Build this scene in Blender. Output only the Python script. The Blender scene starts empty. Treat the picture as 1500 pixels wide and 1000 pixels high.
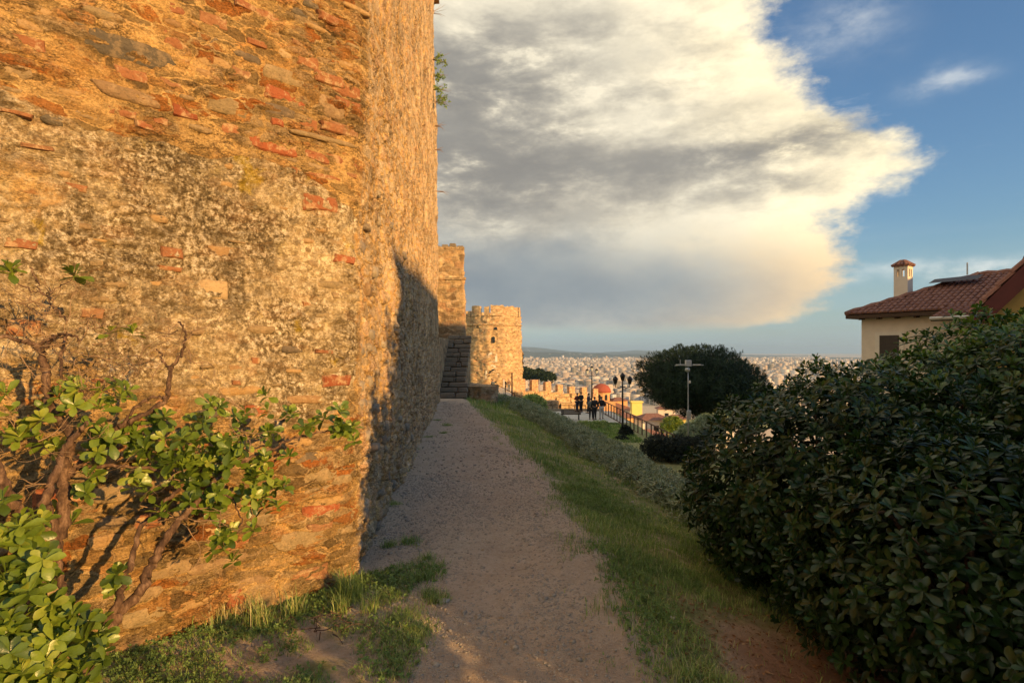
import bpy, bmesh, math, random
import numpy as np
from mathutils import Vector
R = math.radians
S = bpy.context.scene
COL = S.collection
rng = np.random.default_rng(7)
random.seed(7)
F_PX, CX, HY, EYE = 850.0, 750.0, 515.0, 1.6

# ------------------------------------------------------------------ camera
cam = bpy.data.cameras.new('camera'); co = bpy.data.objects.new('camera', cam); COL.objects.link(co)
co.location = (0, 0, EYE); co.rotation_euler = (R(90), 0, 0)
cam.sensor_width = 36; cam.lens = F_PX/1500*36; cam.shift_y = 0.010
cam.clip_start = 0.05; cam.clip_end = 60000
S.camera = co
# ------------------------------------------------------------------ light
SUN_AZ, SUN_EL = 131.0, 12.5          # degrees clockwise from +Y (the view direction)
sd = Vector((math.sin(R(SUN_AZ))*math.cos(R(SUN_EL)), math.cos(R(SUN_AZ))*math.cos(R(SUN_EL)), math.sin(R(SUN_EL))))
sl = bpy.data.lights.new('sun', 'SUN'); sl.energy = 4.05; sl.angle = R(0.5); sl.color = (1.0, 0.58, 0.20)
so = bpy.data.objects.new('sun', sl); COL.objects.link(so); so.rotation_euler = sd.to_track_quat('Z', 'Y').to_euler()
S.view_settings.view_transform = 'Standard'; S.view_settings.look = 'None'
S.view_settings.exposure = 1.0; S.view_settings.gamma = 1; S.view_settings.use_curve_mapping = False

# ------------------------------------------------------------------ node helper
class NT:
    def __init__(s, tree): s.t = tree; s.n = tree.nodes; s.l = tree.links; s.n.clear()
    def new(s, typ, **kw):
        n = s.n.new(typ)
        for k, v in kw.items(): setattr(n, k, v)
        return n
    def put(s, sock, v):
        if hasattr(v, 'links') or isinstance(v, bpy.types.NodeSocket): s.l.new(v, sock)
        elif isinstance(v, (tuple, list)) and sock.type == 'RGBA' and len(v) == 3: sock.default_value = (*v, 1)
        else: sock.default_value = v
    def m(s, op, a, b=None, c=None, clamp=False):
        n = s.new('ShaderNodeMath', operation=op, use_clamp=clamp)
        for i, v in enumerate((a, b, c)):
            if v is not None: s.put(n.inputs[i], v)
        return n.outputs[0]
    def mix(s, f, a, b, blend='MIX'):
        n = s.new('ShaderNodeMix', data_type='RGBA', blend_type=blend)
        s.put(n.inputs[0], f); s.put(n.inputs[6], a); s.put(n.inputs[7], b); return n.outputs[2]
    def noise(s, scale, vec=None, detail=6, rough=.6, dist=0, col=False):
        n = s.new('ShaderNodeTexNoise'); n.inputs['Scale'].default_value = scale; n.inputs['Detail'].default_value = detail
        n.inputs['Roughness'].default_value = rough; n.inputs['Distortion'].default_value = dist
        if vec is not None: s.l.new(vec, n.inputs['Vector'])
        return n.outputs['Color' if col else 'Fac']
    def vor(s, scale, vec=None, feat='F1', out='Distance', rand=1):
        n = s.new('ShaderNodeTexVoronoi', feature=feat); n.inputs['Scale'].default_value = scale
        n.inputs['Randomness'].default_value = rand
        if vec is not None: s.l.new(vec, n.inputs['Vector'])
        return n.outputs[out]
    def ss(s, x, a, b):
        n = s.new('ShaderNodeMapRange', interpolation_type='SMOOTHSTEP'); s.put(n.inputs[0], x)
        s.put(n.inputs[1], a); s.put(n.inputs[2], b); return n.outputs[0]
    def mapr(s, x, a, b, c, d):
        n = s.new('ShaderNodeMapRange'); s.put(n.inputs[0], x)
        for i, v in enumerate((a, b, c, d)): n.inputs[i+1].default_value = v
        return n.outputs[0]
    def ramp(s, f, stops):
        n = s.new('ShaderNodeValToRGB'); e = n.color_ramp.elements
        while len(e) < len(stops): e.new(.5)
        for i, (p, c) in enumerate(stops): e[i].position = p; e[i].color = (*c, 1)
        s.put(n.inputs[0], f); return n.outputs[0]
    def scale(s, vec, sc):
        n = s.new('ShaderNodeVectorMath', operation='MULTIPLY'); s.l.new(vec, n.inputs[0]); n.inputs[1].default_value = sc; return n.outputs[0]
    def attr(s, name):
        n = s.new('ShaderNodeAttribute'); n.attribute_name = name; return n
    def bump(s, h, strength, dist, prev=None):
        n = s.new('ShaderNodeBump'); n.inputs['Strength'].default_value = strength; n.inputs['Distance'].default_value = dist
        s.l.new(h, n.inputs['Height'])
        if prev is not None: s.l.new(prev, n.inputs['Normal'])
        return n.outputs[0]

# ------------------------------------------------------------------ sky: Nishita with a lit storm cloud
W = bpy.data.worlds.new('World'); S.world = W; W.use_nodes = True
n = NT(W.node_tree)
sky = n.new('ShaderNodeTexSky', sky_type='NISHITA'); sky.sun_disc = False
sky.sun_elevation = R(SUN_EL); sky.sun_rotation = R(SUN_AZ); sky.altitude = 100; sky.air_density = 1.3; sky.dust_density = .6; sky.ozone_density = 2.5
tc = n.new('ShaderNodeTexCoord').outputs['Generated']
sx = n.new('ShaderNodeSeparateXYZ'); n.l.new(tc, sx.inputs[0])
az = n.m('MULTIPLY', n.m('ARCTAN2', sx.outputs[0], sx.outputs[1]), 57.2958)
el = n.m('MULTIPLY', n.m('ARCSINE', sx.outputs[2]), 57.2958)
def ae(px, py):
    return math.degrees(math.atan((px-CX)/F_PX)), math.degrees(math.atan((HY-py)/math.hypot(F_PX, px-CX)))
dirs = n.scale(tc, (1, 1, 1.9))
nA = n.noise(3.2, dirs, 7, .55); nB = n.noise(9, dirs, 8, .62); nC = n.noise(24, dirs, 6, .6)
wob = n.m('ADD', n.m('MULTIPLY', n.m('SUBTRACT', nA, .5), 9), n.m('ADD', n.m('MULTIPLY', n.m('SUBTRACT', nB, .5), 9), n.m('MULTIPLY', n.m('SUBTRACT', nC, .5), 4.5)))
fc = n.new('ShaderNodeFloatCurve'); cur = fc.mapping.curves[0]
bpts = [(0, 18), (1.9, 20), (2.6, 24.2), (4.5, 27.4), (6.7, 29.4), (10.7, 30.3), (13.5, 33.2), (16.3, 34.0), (19.1, 29.8), (21.9, 27.3), (29.1, 23.5), (42, 26), (60, 40)]  # cover carried on overhead, out of view, to brighten the shade
for i, (e, a) in enumerate(bpts):
    x, y = e/60, a/60
    if i < 2: cur.points[i].location = (x, y) if i == 0 else (x, y)
    else: cur.points.new(x, y)
cur.points[0].location = (0, 18/60)
fc.mapping.update()
n.l.new(n.m('DIVIDE', el, 60, clamp=True), fc.inputs['Value'])
azb = n.m('MULTIPLY', fc.outputs[0], 60)
edge = n.m('ADD', n.m('SUBTRACT', azb, az), wob)                     # > 0 inside the cloud
m1 = n.ss(edge, -1.4, 2.6)
m2 = n.ss(n.m('ADD', el, n.m('MULTIPLY', n.m('SUBTRACT', nB, .5), 1.2)), 1.4, 3.0)
m3 = n.m('ADD', 1, 0)
mask = n.m('MULTIPLY', n.m('MULTIPLY', m1, m2), m3)
azw = n.m('ADD', az, n.m('MULTIPLY', n.m('SUBTRACT', nB, .5), 7)); elw = n.m('ADD', el, n.m('MULTIPLY', n.m('SUBTRACT', n.noise(7, dirs, 6, .6), .5), 5))
def blob(px, py, rx, ry, st):
    a, e = ae(px, py); ra, re = rx/850*57.3, ry/850*57.3*.9
    dx = n.m('DIVIDE', n.m('SUBTRACT', azw, a), ra); dy = n.m('DIVIDE', n.m('SUBTRACT', elw, e), re)
    r2 = n.m('ADD', n.m('MULTIPLY', dx, dx), n.m('MULTIPLY', dy, dy))
    return n.m('MULTIPLY', n.m('EXPONENT', n.m('MULTIPLY', r2, -1)), st)
def addup(lst):
    t = lst[0]
    for q in lst[1:]: t = n.m('ADD', t, q)
    return t
dark = addup([blob(690, 190, 130, 95, 1.5), blob(860, 250, 240, 42, 1.1), blob(1140, 212, 130, 20, 1.2), blob(790, 95, 110, 40, .5), blob(960, 125, 90, 26, .45),
              blob(690, 290, 90, 42, .6), blob(860, 25, 60, 26, .4), blob(660, 100, 90, 50, .9), blob(1130, 262, 60, 14, .45), blob(400, 250, 300, 160, .7), blob(1080, 165, 60, 16, .3)])
low = addup([blob(830, 430, 260, 66, 1.15), blob(700, 400, 140, 50, .5), blob(1010, 440, 110, 50, .45), blob(400, 430, 350, 70, 1)])
dk = n.m('MULTIPLY', dark, n.mapr(n.noise(9, n.scale(tc, (1, 1, 2.6)), 8, .64, .15), .36, .62, .1, 1.6))
dk = n.m('ADD', dk, n.m('MULTIPLY', n.m('MULTIPLY', n.ss(n.noise(4.5, dirs, 8, .62), .46, .66), n.ss(el, 6, 12)), n.mapr(edge, 0, 30, .0, .55)))
dk = n.m('ADD', dk, n.m('MULTIPLY', n.ss(n.noise(6, n.scale(tc, (1, 1, 3.2)), 7, .6), .5, .75), n.m('MULTIPLY', n.ss(el, 9, 15), n.m('MULTIPLY', n.mapr(edge, 0, 22, .30, .75), n.m('SUBTRACT', 1, n.m('MULTIPLY', n.ss(n.m('ADD', n.m('ABSOLUTE', az), el), 40, 75), .75))))))  # grey thinned away from the view centre, so unseen cloud gives more light
cream = n.mix(n.ss(edge, 1, 16), (1.12, .95, .62), (.88, .79, .60))
cream = n.mix(n.mapr(n.noise(14, dirs, 8, .7), .35, .7, 0, .5), cream, (.62, .55, .42))
warmlow = n.m('MULTIPLY', n.ss(el, 13, 6), n.ss(edge, 17, 3))
cream = n.mix(n.m('MULTIPLY', warmlow, .85), cream, (1.0, .68, .34))
tex = n.mapr(n.noise(8, n.scale(tc, (1, 1, 2.6)), 8, .66), .3, .7, 0, 1)
dkc = n.m('SUBTRACT', 1, n.m('EXPONENT', n.m('MULTIPLY', dk, -1.45)))
cc = n.mix(n.m('MULTIPLY', dkc, n.m('ADD', .88, n.m('MULTIPLY', tex, .10))), cream, n.mix(tex, (.135, .135, .14), (.24, .23, .21)))
tex2 = n.mapr(n.noise(3.5, n.scale(tc, (1, 1, 1.2)), 6, .6), .35, .65, 0, 1)
lwc = n.m('SUBTRACT', 1, n.m('EXPONENT', n.m('MULTIPLY', low, -1.7)))
cc = n.mix(n.m('MULTIPLY', lwc, .93), cc, n.mix(tex2, (.115, .165, .22), (.215, .255, .28)))
bgc = n.new('ShaderNodeBackground'); n.l.new(cc, bgc.inputs[0]); bgc.inputs[1].default_value = 0.66
# clear sky, with a few thin high streaks and a pale band near the horizon
bgs = n.new('ShaderNodeBackground'); n.l.new(n.mix(1, sky.outputs[0], (.80, .98, 1.22), 'MULTIPLY'), bgs.inputs[0]); bgs.inputs[1].default_value = 0.070
bgh = n.new('ShaderNodeBackground'); bgh.inputs[0].default_value = (.36, .47, .56, 1); bgh.inputs[1].default_value = .58
mh = n.new('ShaderNodeMixShader'); n.l.new(n.m('MULTIPLY', n.ss(n.m('ADD', el, n.m('MULTIPLY', n.m('SUBTRACT', n.noise(4, n.scale(tc, (1, 1, 8)), 5, .6), .5), 9)), 11, -1), .62), mh.inputs[0])
n.l.new(bgs.outputs[0], mh.inputs[1]); n.l.new(bgh.outputs[0], mh.inputs[2])
bgw = n.new('ShaderNodeBackground'); bgw.inputs[0].default_value = (.62, .62, .58, 1); bgw.inputs[1].default_value = .8
st = n.m('MULTIPLY', n.ss(n.noise(5, n.scale(tc, (1, 1, 5)), 8, .68), .58, .8), .25)
st = n.m('ADD', st, n.m('MULTIPLY', addup([blob(1380, 125, 30, 14, .42), blob(1230, 40, 60, 34, .3), blob(1430, 390, 130, 12, .5)]), n.mapr(nC, .35, .65, .3, 1.2)))
mw = n.new('ShaderNodeMixShader'); n.l.new(n.m('MINIMUM', st, .9), mw.inputs[0]); n.l.new(mh.outputs[0], mw.inputs[1]); n.l.new(bgw.outputs[0], mw.inputs[2])
mc = n.new('ShaderNodeMixShader'); n.l.new(mask, mc.inputs[0]); n.l.new(mw.outputs[0], mc.inputs[1]); n.l.new(bgc.outputs[0], mc.inputs[2])
ow = n.new('ShaderNodeOutputWorld'); n.l.new(mc.outputs[0], ow.inputs[0])

# ------------------------------------------------------------------ mesh helpers
def setp(o, label=None, cat=None, group=None, kind=None):
    if label: o['label'] = label
    if cat: o['category'] = cat
    if group: o['group'] = group
    if kind: o['kind'] = kind
    return o
def empty(name, loc=(0, 0, 0), label=None, cat=None, group=None, rz=0):
    o = bpy.data.objects.new(name, None); COL.objects.link(o); o.location = loc; o.rotation_euler = (0, 0, rz)
    o.empty_display_size = .2
    return setp(o, label, cat, group)
def mesh_np(name, V, F, attrs=None, smooth=False, mat=None, mats=None, mi=None):
    V = np.ascontiguousarray(V, dtype=np.float32); F = np.ascontiguousarray(F, dtype=np.int32)
    me = bpy.data.meshes.new(name); k = F.shape[1]
    me.vertices.add(len(V)); me.vertices.foreach_set('co', V.ravel())
    me.loops.add(F.size); me.loops.foreach_set('vertex_index', F.ravel())
    me.polygons.add(len(F)); me.polygons.foreach_set('loop_start', np.arange(0, F.size, k, dtype=np.int32))
    me.update(calc_edges=True)
    if smooth: me.polygons.foreach_set('use_smooth', np.ones(len(F), dtype=bool))
    if attrs:
        for an, arr in attrs.items():
            arr = np.ascontiguousarray(arr, dtype=np.float32)
            if arr.ndim == 1: a = me.attributes.new(an, 'FLOAT', 'POINT'); a.data.foreach_set('value', arr)
            else:
                a = me.attributes.new(an, 'FLOAT_COLOR', 'POINT')
                if arr.shape[1] == 3: arr = np.concatenate([arr, np.ones((len(arr), 1), np.float32)], 1)
                a.data.foreach_set('color', np.ascontiguousarray(arr).ravel())
    if mat: me.materials.append(mat)
    if mats:
        for m_ in mats: me.materials.append(m_)
    if mi is not None: me.polygons.foreach_set('material_index', np.ascontiguousarray(mi, dtype=np.int32))
    return me
def link(name, me, parent=None, loc=None):
    o = bpy.data.objects.new(name, me); COL.objects.link(o)
    if parent is not None: o.parent = parent
    if loc is not None: o.location = loc
    return o
class MB:
    """collects quads/tris into one mesh"""
    def __init__(s): s.v = []; s.f = []
    def add(s, vs, fs):
        b = len(s.v); s.v += [tuple(v) for v in vs]; s.f += [tuple(b+i for i in f) for f in fs]; return s
    def box(s, c, d, rz=0, taper=1):
        cx, cy, cz = c; hx, hy, hz = d[0]/2, d[1]/2, d[2]/2; ca, sa = math.cos(rz), math.sin(rz); vs = []
        for z in (-1, 1):
            t = taper if z > 0 else 1
            for x, y in ((-1, -1), (1, -1), (1, 1), (-1, 1)):
                X, Y = x*hx*t, y*hy*t; vs.append((cx+X*ca-Y*sa, cy+X*sa+Y*ca, cz+z*hz))
        return s.add(vs, [(0, 3, 2, 1), (4, 5, 6, 7), (0, 1, 5, 4), (1, 2, 6, 5), (2, 3, 7, 6), (3, 0, 4, 7)])
    def tube(s, pts, rad, k=6, cap=True):
        pts = [Vector(p) for p in pts]; nn = len(pts)
        if not hasattr(rad, '__len__'): rad = [rad]*nn
        up = Vector((.3, .2, 1)).normalized(); vs = []; prev = None
        for i, p in enumerate(pts):
            d = (pts[min(i+1, nn-1)]-pts[max(i-1, 0)]).normalized()
            if prev is None:
                a = d.cross(up)
                if a.length < .05: a = d.cross(Vector((1, 0, 0)))
                a.normalize()
            else:
                a = prev-d*prev.dot(d); a.normalize()
            prev = a; b = d.cross(a)
            for j in range(k):
                t = 2*math.pi*j/k; vs.append(p+(a*math.cos(t)+b*math.sin(t))*rad[i])
        fs = [(i*k+j, i*k+(j+1) % k, (i+1)*k+(j+1) % k, (i+1)*k+j) for i in range(nn-1) for j in range(k)]
        if cap: fs += [tuple(range(k-1, -1, -1)), tuple((nn-1)*k+j for j in range(k))]
        return s.add(vs, fs)
    def lathe(s, c, prof, k=16):
        cx, cy, cz = c; vs = []
        for r, z in prof:
            for j in range(k):
                t = 2*math.pi*j/k; vs.append((cx+r*math.cos(t), cy+r*math.sin(t), cz+z))
        nn = len(prof)
        fs = [(i*k+j, i*k+(j+1) % k, (i+1)*k+(j+1) % k, (i+1)*k+j) for i in range(nn-1) for j in range(k)]
        return s.add(vs, fs+[tuple(range(k-1, -1, -1)), tuple((nn-1)*k+j for j in range(k))])
    def build(s, name, mat, parent=None, smooth=False, bevel=0, loc=None):
        me = bpy.data.meshes.new(name); me.from_pydata(s.v, [], s.f); me.materials.append(mat); me.update()
        if smooth:
            me.polygons.foreach_set('use_smooth', [True]*len(me.polygons))
        if bevel:
            bm = bmesh.new(); bm.from_mesh(me); bmesh.ops.bevel(bm, geom=bm.edges[:], offset=bevel, segments=1, affect='EDGES'); bm.to_mesh(me); bm.free()
        return link(name, me, parent, loc)
def crom(pts, n_=6):
    """Catmull-Rom through rows [x,y,z,r]"""
    P_ = np.array([pts[0]]+list(pts)+[pts[-1]], float); out = []
    for i in range(1, len(P_)-2):
        for t in np.linspace(0, 1, n_, endpoint=False):
            a, b, c, d = P_[i-1], P_[i], P_[i+1], P_[i+2]
            out.append(.5*((2*b)+(-a+c)*t+(2*a-5*b+4*c-d)*t*t+(-a+3*b-3*c+d)*t**3))
    out.append(P_[-2]); return np.array(out)
def PX(px, py, Y): return ((px-CX)/F_PX*Y, Y, EYE-(py-HY)/F_PX*Y)
# numpy noise
def _h(ix, iy, iz, seed=0):
    h = (ix.astype(np.int64)*374761393 + iy.astype(np.int64)*668265263 + iz.astype(np.int64)*2147483647 + seed*144665) & 0xffffffff
    h = ((h ^ (h >> 13))*1274126177) & 0xffffffff; h = ((h ^ (h >> 16))*2246822519) & 0xffffffff
    return ((h ^ (h >> 15)) & 0xffffff)/float(0xffffff)
def vn(x, y, z=None, seed=0):
    z = np.zeros_like(x) if z is None else z
    ix, iy, iz = np.floor(x), np.floor(y), np.floor(z); fx, fy, fz = x-ix, y-iy, z-iz
    fx, fy, fz = [t*t*(3-2*t) for t in (fx, fy, fz)]; r = 0
    for dx in (0, 1):
        for dy in (0, 1):
            for dz in (0, 1):
                w = (fx if dx else 1-fx)*(fy if dy else 1-fy)*(fz if dz else 1-fz)
                r = r+w*_h(ix+dx, iy+dy, iz+dz, seed)
    return r*2-1
def fbm(x, y, oct_=4, seed=0, g=.5):
    r, a, f = 0, 1, 1
    for i in range(oct_): r = r+a*vn(x*f+i*17.3, y*f-i*9.1, seed=seed+i); a *= g; f *= 2.03
    return r
def worley(x, y, seed=0):
    ix, iy = np.floor(x), np.floor(y); f1 = np.full(x.shape, 9.); f2 = f1.copy(); idn = np.zeros(x.shape)
    for dx in (-1, 0, 1):
        for dy in (-1, 0, 1):
            cx, cy = ix+dx, iy+dy; z = np.zeros_like(cx)
            qx = cx+.15+.7*_h(cx, cy, z, seed); qy = cy+.15+.7*_h(cx, cy, z, seed+5)
            d = np.hypot(x-qx, y-qy); r = _h(cx, cy, z, seed+9)
            new = d < f1; f2 = np.where(new, f1, np.minimum(f2, d)); idn = np.where(new, r, idn); f1 = np.where(new, d, f1)
    return f1, f2, idn
def sst(x, a, b): t = np.clip((x-a)/(b-a), 0, 1); return t*t*(3-2*t)

# ------------------------------------------------------------------ materials
def newmat(name):
    m = bpy.data.materials.new(name); m.use_nodes = True; q = NT(m.node_tree)
    q.o = q.new('ShaderNodeOutputMaterial'); q.b = q.new('ShaderNodeBsdfPrincipled'); q.l.new(q.b.outputs[0], q.o.inputs[0])
    q.b.inputs['Specular IOR Level'].default_value = .25
    q.geo = q.new('ShaderNodeNewGeometry'); q.obj = q.new('ShaderNodeTexCoord').outputs['Object']; q.pos = q.geo.outputs['Position']
    return m, q
def fin(q, col, rough=.85, norm=None):
    q.put(q.b.inputs['Base Color'], col); q.put(q.b.inputs['Roughness'], rough)
    if norm is not None: q.l.new(norm, q.b.inputs['Normal'])
def simple(name, col, rough=.7, var=.15, sc=6, metal=0, bump=.0):
    m, q = newmat(name)
    f = q.mapr(q.noise(sc, q.pos, 5), .3, .7, 1-var, 1+var)
    c = q.mix(1, col, q.ramp(f, [(0, (0, 0, 0)), (1, (1, 1, 1))]), 'MULTIPLY')
    hs = q.new('ShaderNodeHueSaturation'); q.put(hs.inputs['Color'], col); q.put(hs.inputs['Value'], f)
    nm = q.bump(q.noise(sc*8, q.pos, 4), bump, .01) if bump else None
    fin(q, hs.outputs[0], rough, nm); q.b.inputs['Metallic'].default_value = metal
    return m

# mortar and rubble skin of the big wall. attributes: zone (rough dark render), cell (random per stone), joint (0 in joints)
def m_wall():
    m, q = newmat('fortress_mortar')
    zone, cell, joint = q.attr('zone').outputs['Fac'], q.attr('cell').outputs['Fac'], q.attr('joint').outputs['Fac']
    n1, n2, n3 = q.noise(2.2, q.pos, 8, .65), q.noise(14, q.pos, 8, .7), q.noise(60, q.pos, 6, .7)
    tan = q.ramp(n1, [(.3, (.44, .28, .13)), (.5, (.58, .41, .215)), (.68, (.50, .30, .14))])
    tan = q.mix(q.ss(n2, .52, .72), tan, (.30, .20, .11))
    tan = q.mix(q.m('MULTIPLY', q.ss(q.noise(7, q.scale(q.pos, (1, 1, 2)), 6, .7), .55, .7), .65), tan, (.43, .20, .10))
    tan = q.mix(q.m('MULTIPLY', q.ss(n3, .55, .68), .6), tan, (.66, .50, .30))
    tan = q.mix(q.m('MULTIPLY', q.ss(q.noise(22, q.scale(q.pos, (1, 1, 1.8)), 8, .75), .54, .66), .75), tan, (.17, .11, .055))
    sp = q.noise(34, q.pos, 7, .75); sp2 = q.noise(9, q.pos, 7, .7)
    drk = q.ramp(sp, [(.38, (.08, .06, .035)), (.46, (.24, .185, .11)), (.52, (.48, .39, .26)), (.59, (.84, .74, .57))])
    drk = q.mix(q.ss(q.noise(2.6, q.pos, 7, .68), .44, .60), drk, q.mix(q.ss(q.noise(26, q.pos, 7, .72), .42, .6), (.36, .275, .165), (.66, .55, .38)))
    drk = q.mix(q.m('MULTIPLY', q.ss(sp2, .50, .60), .6), drk, (.13, .10, .06))
    drk = q.mix(q.m('MULTIPLY', q.ss(q.noise(5, q.pos, 5, .6, 1), .58, .72), .6), drk, (.52, .42, .24))
    drk = q.mix(q.m('MULTIPLY', q.ss(q.noise(3.5, q.scale(q.pos, (1.3, 1.1, 1)), 6, .6), .62, .7), .6), drk, (.50, .36, .06))
    zf = q.ss(q.m('ADD', zone, q.m('MULTIPLY', q.m('SUBTRACT', q.noise(8, q.pos, 7, .7), .5), .8)), .28, .5)
    c = q.mix(zf, tan, drk)
    rub = q.ramp(cell, [(0, (.17, .13, .085)), (.3, (.34, .25, .15)), (.5, (.25, .19, .12)), (.72, (.44, .32, .19)), (.8, (.38, .17, .08)), (.9, (.42, .19, .09)), (1, (.40, .31, .2))])
    rub = q.mix(q.mapr(n2, .3, .7, 0, .6), rub, (.24, .19, .13))
    rub = q.mix(q.m('MULTIPLY', q.ss(n3, .52, .68), .5), rub, (.55, .46, .33))
    rub = q.mix(q.m('MULTIPLY', q.attr('long').outputs['Fac'], .5), rub, q.ramp(cell, [(0, (.16, .145, .125)), (.5, (.42, .385, .33)), (1, (.30, .27, .23))]))
    rz = q.attr('rubble').outputs['Fac']
    c = q.mix(q.m('MULTIPLY', rz, q.ss(joint, .04, .3)), c, rub)
    c = q.mix(q.m('MULTIPLY', rz, q.ss(q.noise(30, q.pos, 6, .7), .58, .7)), c, (.13, .105, .075))
    lg = q.attr('long').outputs['Fac']
    c = q.mix(q.m('MULTIPLY', lg, q.m('MULTIPLY', q.ss(joint, .14, .0), .75)), c, (.10, .075, .05))
    c = q.mix(q.m('MULTIPLY', lg, q.m('MULTIPLY', q.ss(q.noise(18, q.pos, 7, .75), .54, .64), .6)), c, (.60, .50, .37))
    c = q.mix(q.m('MULTIPLY', q.m('SUBTRACT', 1, lg), q.m('MULTIPLY', rz, q.m('MULTIPLY', q.ss(joint, .07, .0), .6))), c, (.16, .10, .05))
    h = q.new('ShaderNodeSeparateXYZ'); q.l.new(q.pos, h.inputs[0])
    ad = q.new('ShaderNodeVectorMath', operation='ADD'); q.l.new(q.scale(q.pos, (1, 1, 2.7)), ad.inputs[0]); q.l.new(q.scale(q.noise(5, q.pos, 5, .65, 0, True), (.22, .22, .22)), ad.inputs[1])
    vc = q.new('ShaderNodeSeparateColor'); q.l.new(q.vor(5.2, ad.outputs[0], 'F1', 'Color'), vc.inputs[0]); ve = q.vor(5.2, ad.outputs[0], 'DISTANCE_TO_EDGE')
    bare = q.m('MULTIPLY', q.ss(q.noise(2.8, q.scale(q.pos, (1, 1, 1.5)), 7, .7), .44, .54), q.m('SUBTRACT', 1, q.m('MULTIPLY', q.m('MAXIMUM', zf, lg), .8)))
    st_ = q.ramp(vc.outputs[0], [(0, (.14, .10, .055)), (.25, (.30, .215, .11)), (.45, (.22, .165, .09)), (.6, (.40, .28, .14)), (.74, (.33, .125, .055)), (.86, (.42, .18, .08)), (1, (.50, .36, .19))])
    st_ = q.mix(q.mapr(q.noise(20, q.scale(q.pos, (1, 1, 3)), 8, .75), .38, .64, 0, .8), st_, q.mix(.5, st_, (.07, .05, .03)))
    c = q.mix(q.m('MULTIPLY', q.m('MULTIPLY', bare, q.ss(ve, .03, .07)), .85), c, st_)
    p2 = q.scale(q.pos, (1, 1, 2.6)); w1 = q.noise(4.2, p2, 6, .62); w2 = q.noise(10, p2, 6, .65)
    cr = q.m('MAXIMUM', q.ss(q.m('ABSOLUTE', q.m('SUBTRACT', w1, .5)), .020, .002), q.m('MULTIPLY', q.ss(q.m('ABSOLUTE', q.m('SUBTRACT', w2, .48)), .022, .002), .7))
    cr = q.m('MULTIPLY', cr, q.ss(q.noise(3, q.pos, 4), .42, .58)); cr = q.m('MULTIPLY', cr, q.m('SUBTRACT', 1, q.m('MULTIPLY', zf, .5)))
    c = q.mix(q.m('MULTIPLY', cr, .8), c, (.085, .055, .028))
    tone = q.m('MULTIPLY', q.mapr(q.noise(1.3, q.pos, 6, .7), .35, .65, .80, 1.30), q.m('ADD', 1.04, q.m('MULTIPLY', lg, .38))); hs = q.new('ShaderNodeHueSaturation'); q.put(hs.inputs['Color'], c); q.put(hs.inputs['Value'], tone); c = hs.outputs[0]
    fs_ = q.mapr(q.noise(75, q.scale(q.pos, (1, 1, 1.5)), 9, .82), .36, .64, .55, 1.45); hs = q.new('ShaderNodeHueSaturation'); q.put(hs.inputs['Color'], c); q.put(hs.inputs['Value'], fs_); hs.inputs['Saturation'].default_value = 1.17; c = hs.outputs[0]
    hgt_ = q.m('SUBTRACT', q.m('MULTIPLY', q.m('MULTIPLY', bare, q.ss(ve, .02, .12)), .8), q.m('MULTIPLY', cr, 1.0))
    nb0 = q.bump(hgt_, 1.0, .02)
    nb = q.bump(q.noise(32, q.scale(q.pos, (1, 1, 1.6)), 10, .78), 1.0, .03, nb0)
    nb = q.bump(q.vor(80, q.pos), .5, .007, nb)
    fin(q, c, .93, nb); return m
MW = m_wall()
def m_stone(name, cols, grain=.5, dust=.35, lay=True):
    m, q = newmat(name)
    oi = q.new('ShaderNodeObjectInfo').outputs['Random']
    nn = q.noise(11, q.scale(q.pos, (1, 1, 3.2)) if lay else q.pos, 8, .68, .4)
    f = q.m('ADD', q.m('MULTIPLY', oi, .55), q.m('MULTIPLY', nn, .55))
    k = len(cols); c = q.ramp(f, [(.15+.7*i/(k-1), cc_) for i, cc_ in enumerate(cols)])
    c = q.mix(q.m('MULTIPLY', q.ss(q.noise(50, q.pos, 7, .75), .5, .7), grain), c, tuple(x*.4 for x in cols[0]))
    c = q.mix(q.m('MULTIPLY', q.ss(q.noise(13, q.pos, 8, .76), .49, .6), dust), c, (.46, .32, .17))
    c = q.mix(q.m('MULTIPLY', q.ss(q.noise(24, q.scale(q.pos, (1, 1, 2)), 8, .76), .52, .64), .6), c, tuple(x*.45 for x in cols[1]))
    nb = q.bump(q.noise(36, q.scale(q.pos, (1, 1, 2.6)) if lay else q.pos, 9, .72), .9, .012)
    nb = q.bump(q.noise(16, q.pos, 6, .7), .8, .02, nb)
    fin(q, c, .88, nb); return m
SM = {'B': m_stone('fired_brick', [(.20, .06, .025), (.32, .095, .038), (.27, .12, .055)], .5, .75, False),
      'R': m_stone('faded_brick', [(.25, .095, .04), (.32, .14, .06), (.28, .15, .075)], .5, .85, False),
      'O': m_stone('olive_schist', [(.22, .16, .085), (.31, .23, .12), (.27, .17, .09)], .6, .55),
      'G': m_stone('dark_schist', [(.085, .07, .05), (.14, .115, .08), (.17, .12, .075)], .5, .35),
      'T': m_stone('tan_stone', [(.36, .22, .09), (.44, .28, .12), (.30, .18, .085)], .6, .6),
      'P': m_stone('pale_stone', [(.38, .27, .14), (.48, .34, .18), (.40, .28, .15)], .6, .75, False),
      'Q': m_stone('grey_rubble_stone', [(.20, .17, .13), (.32, .27, .2), (.42, .35, .25), (.25, .2, .15)], .5, .3)}
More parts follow.
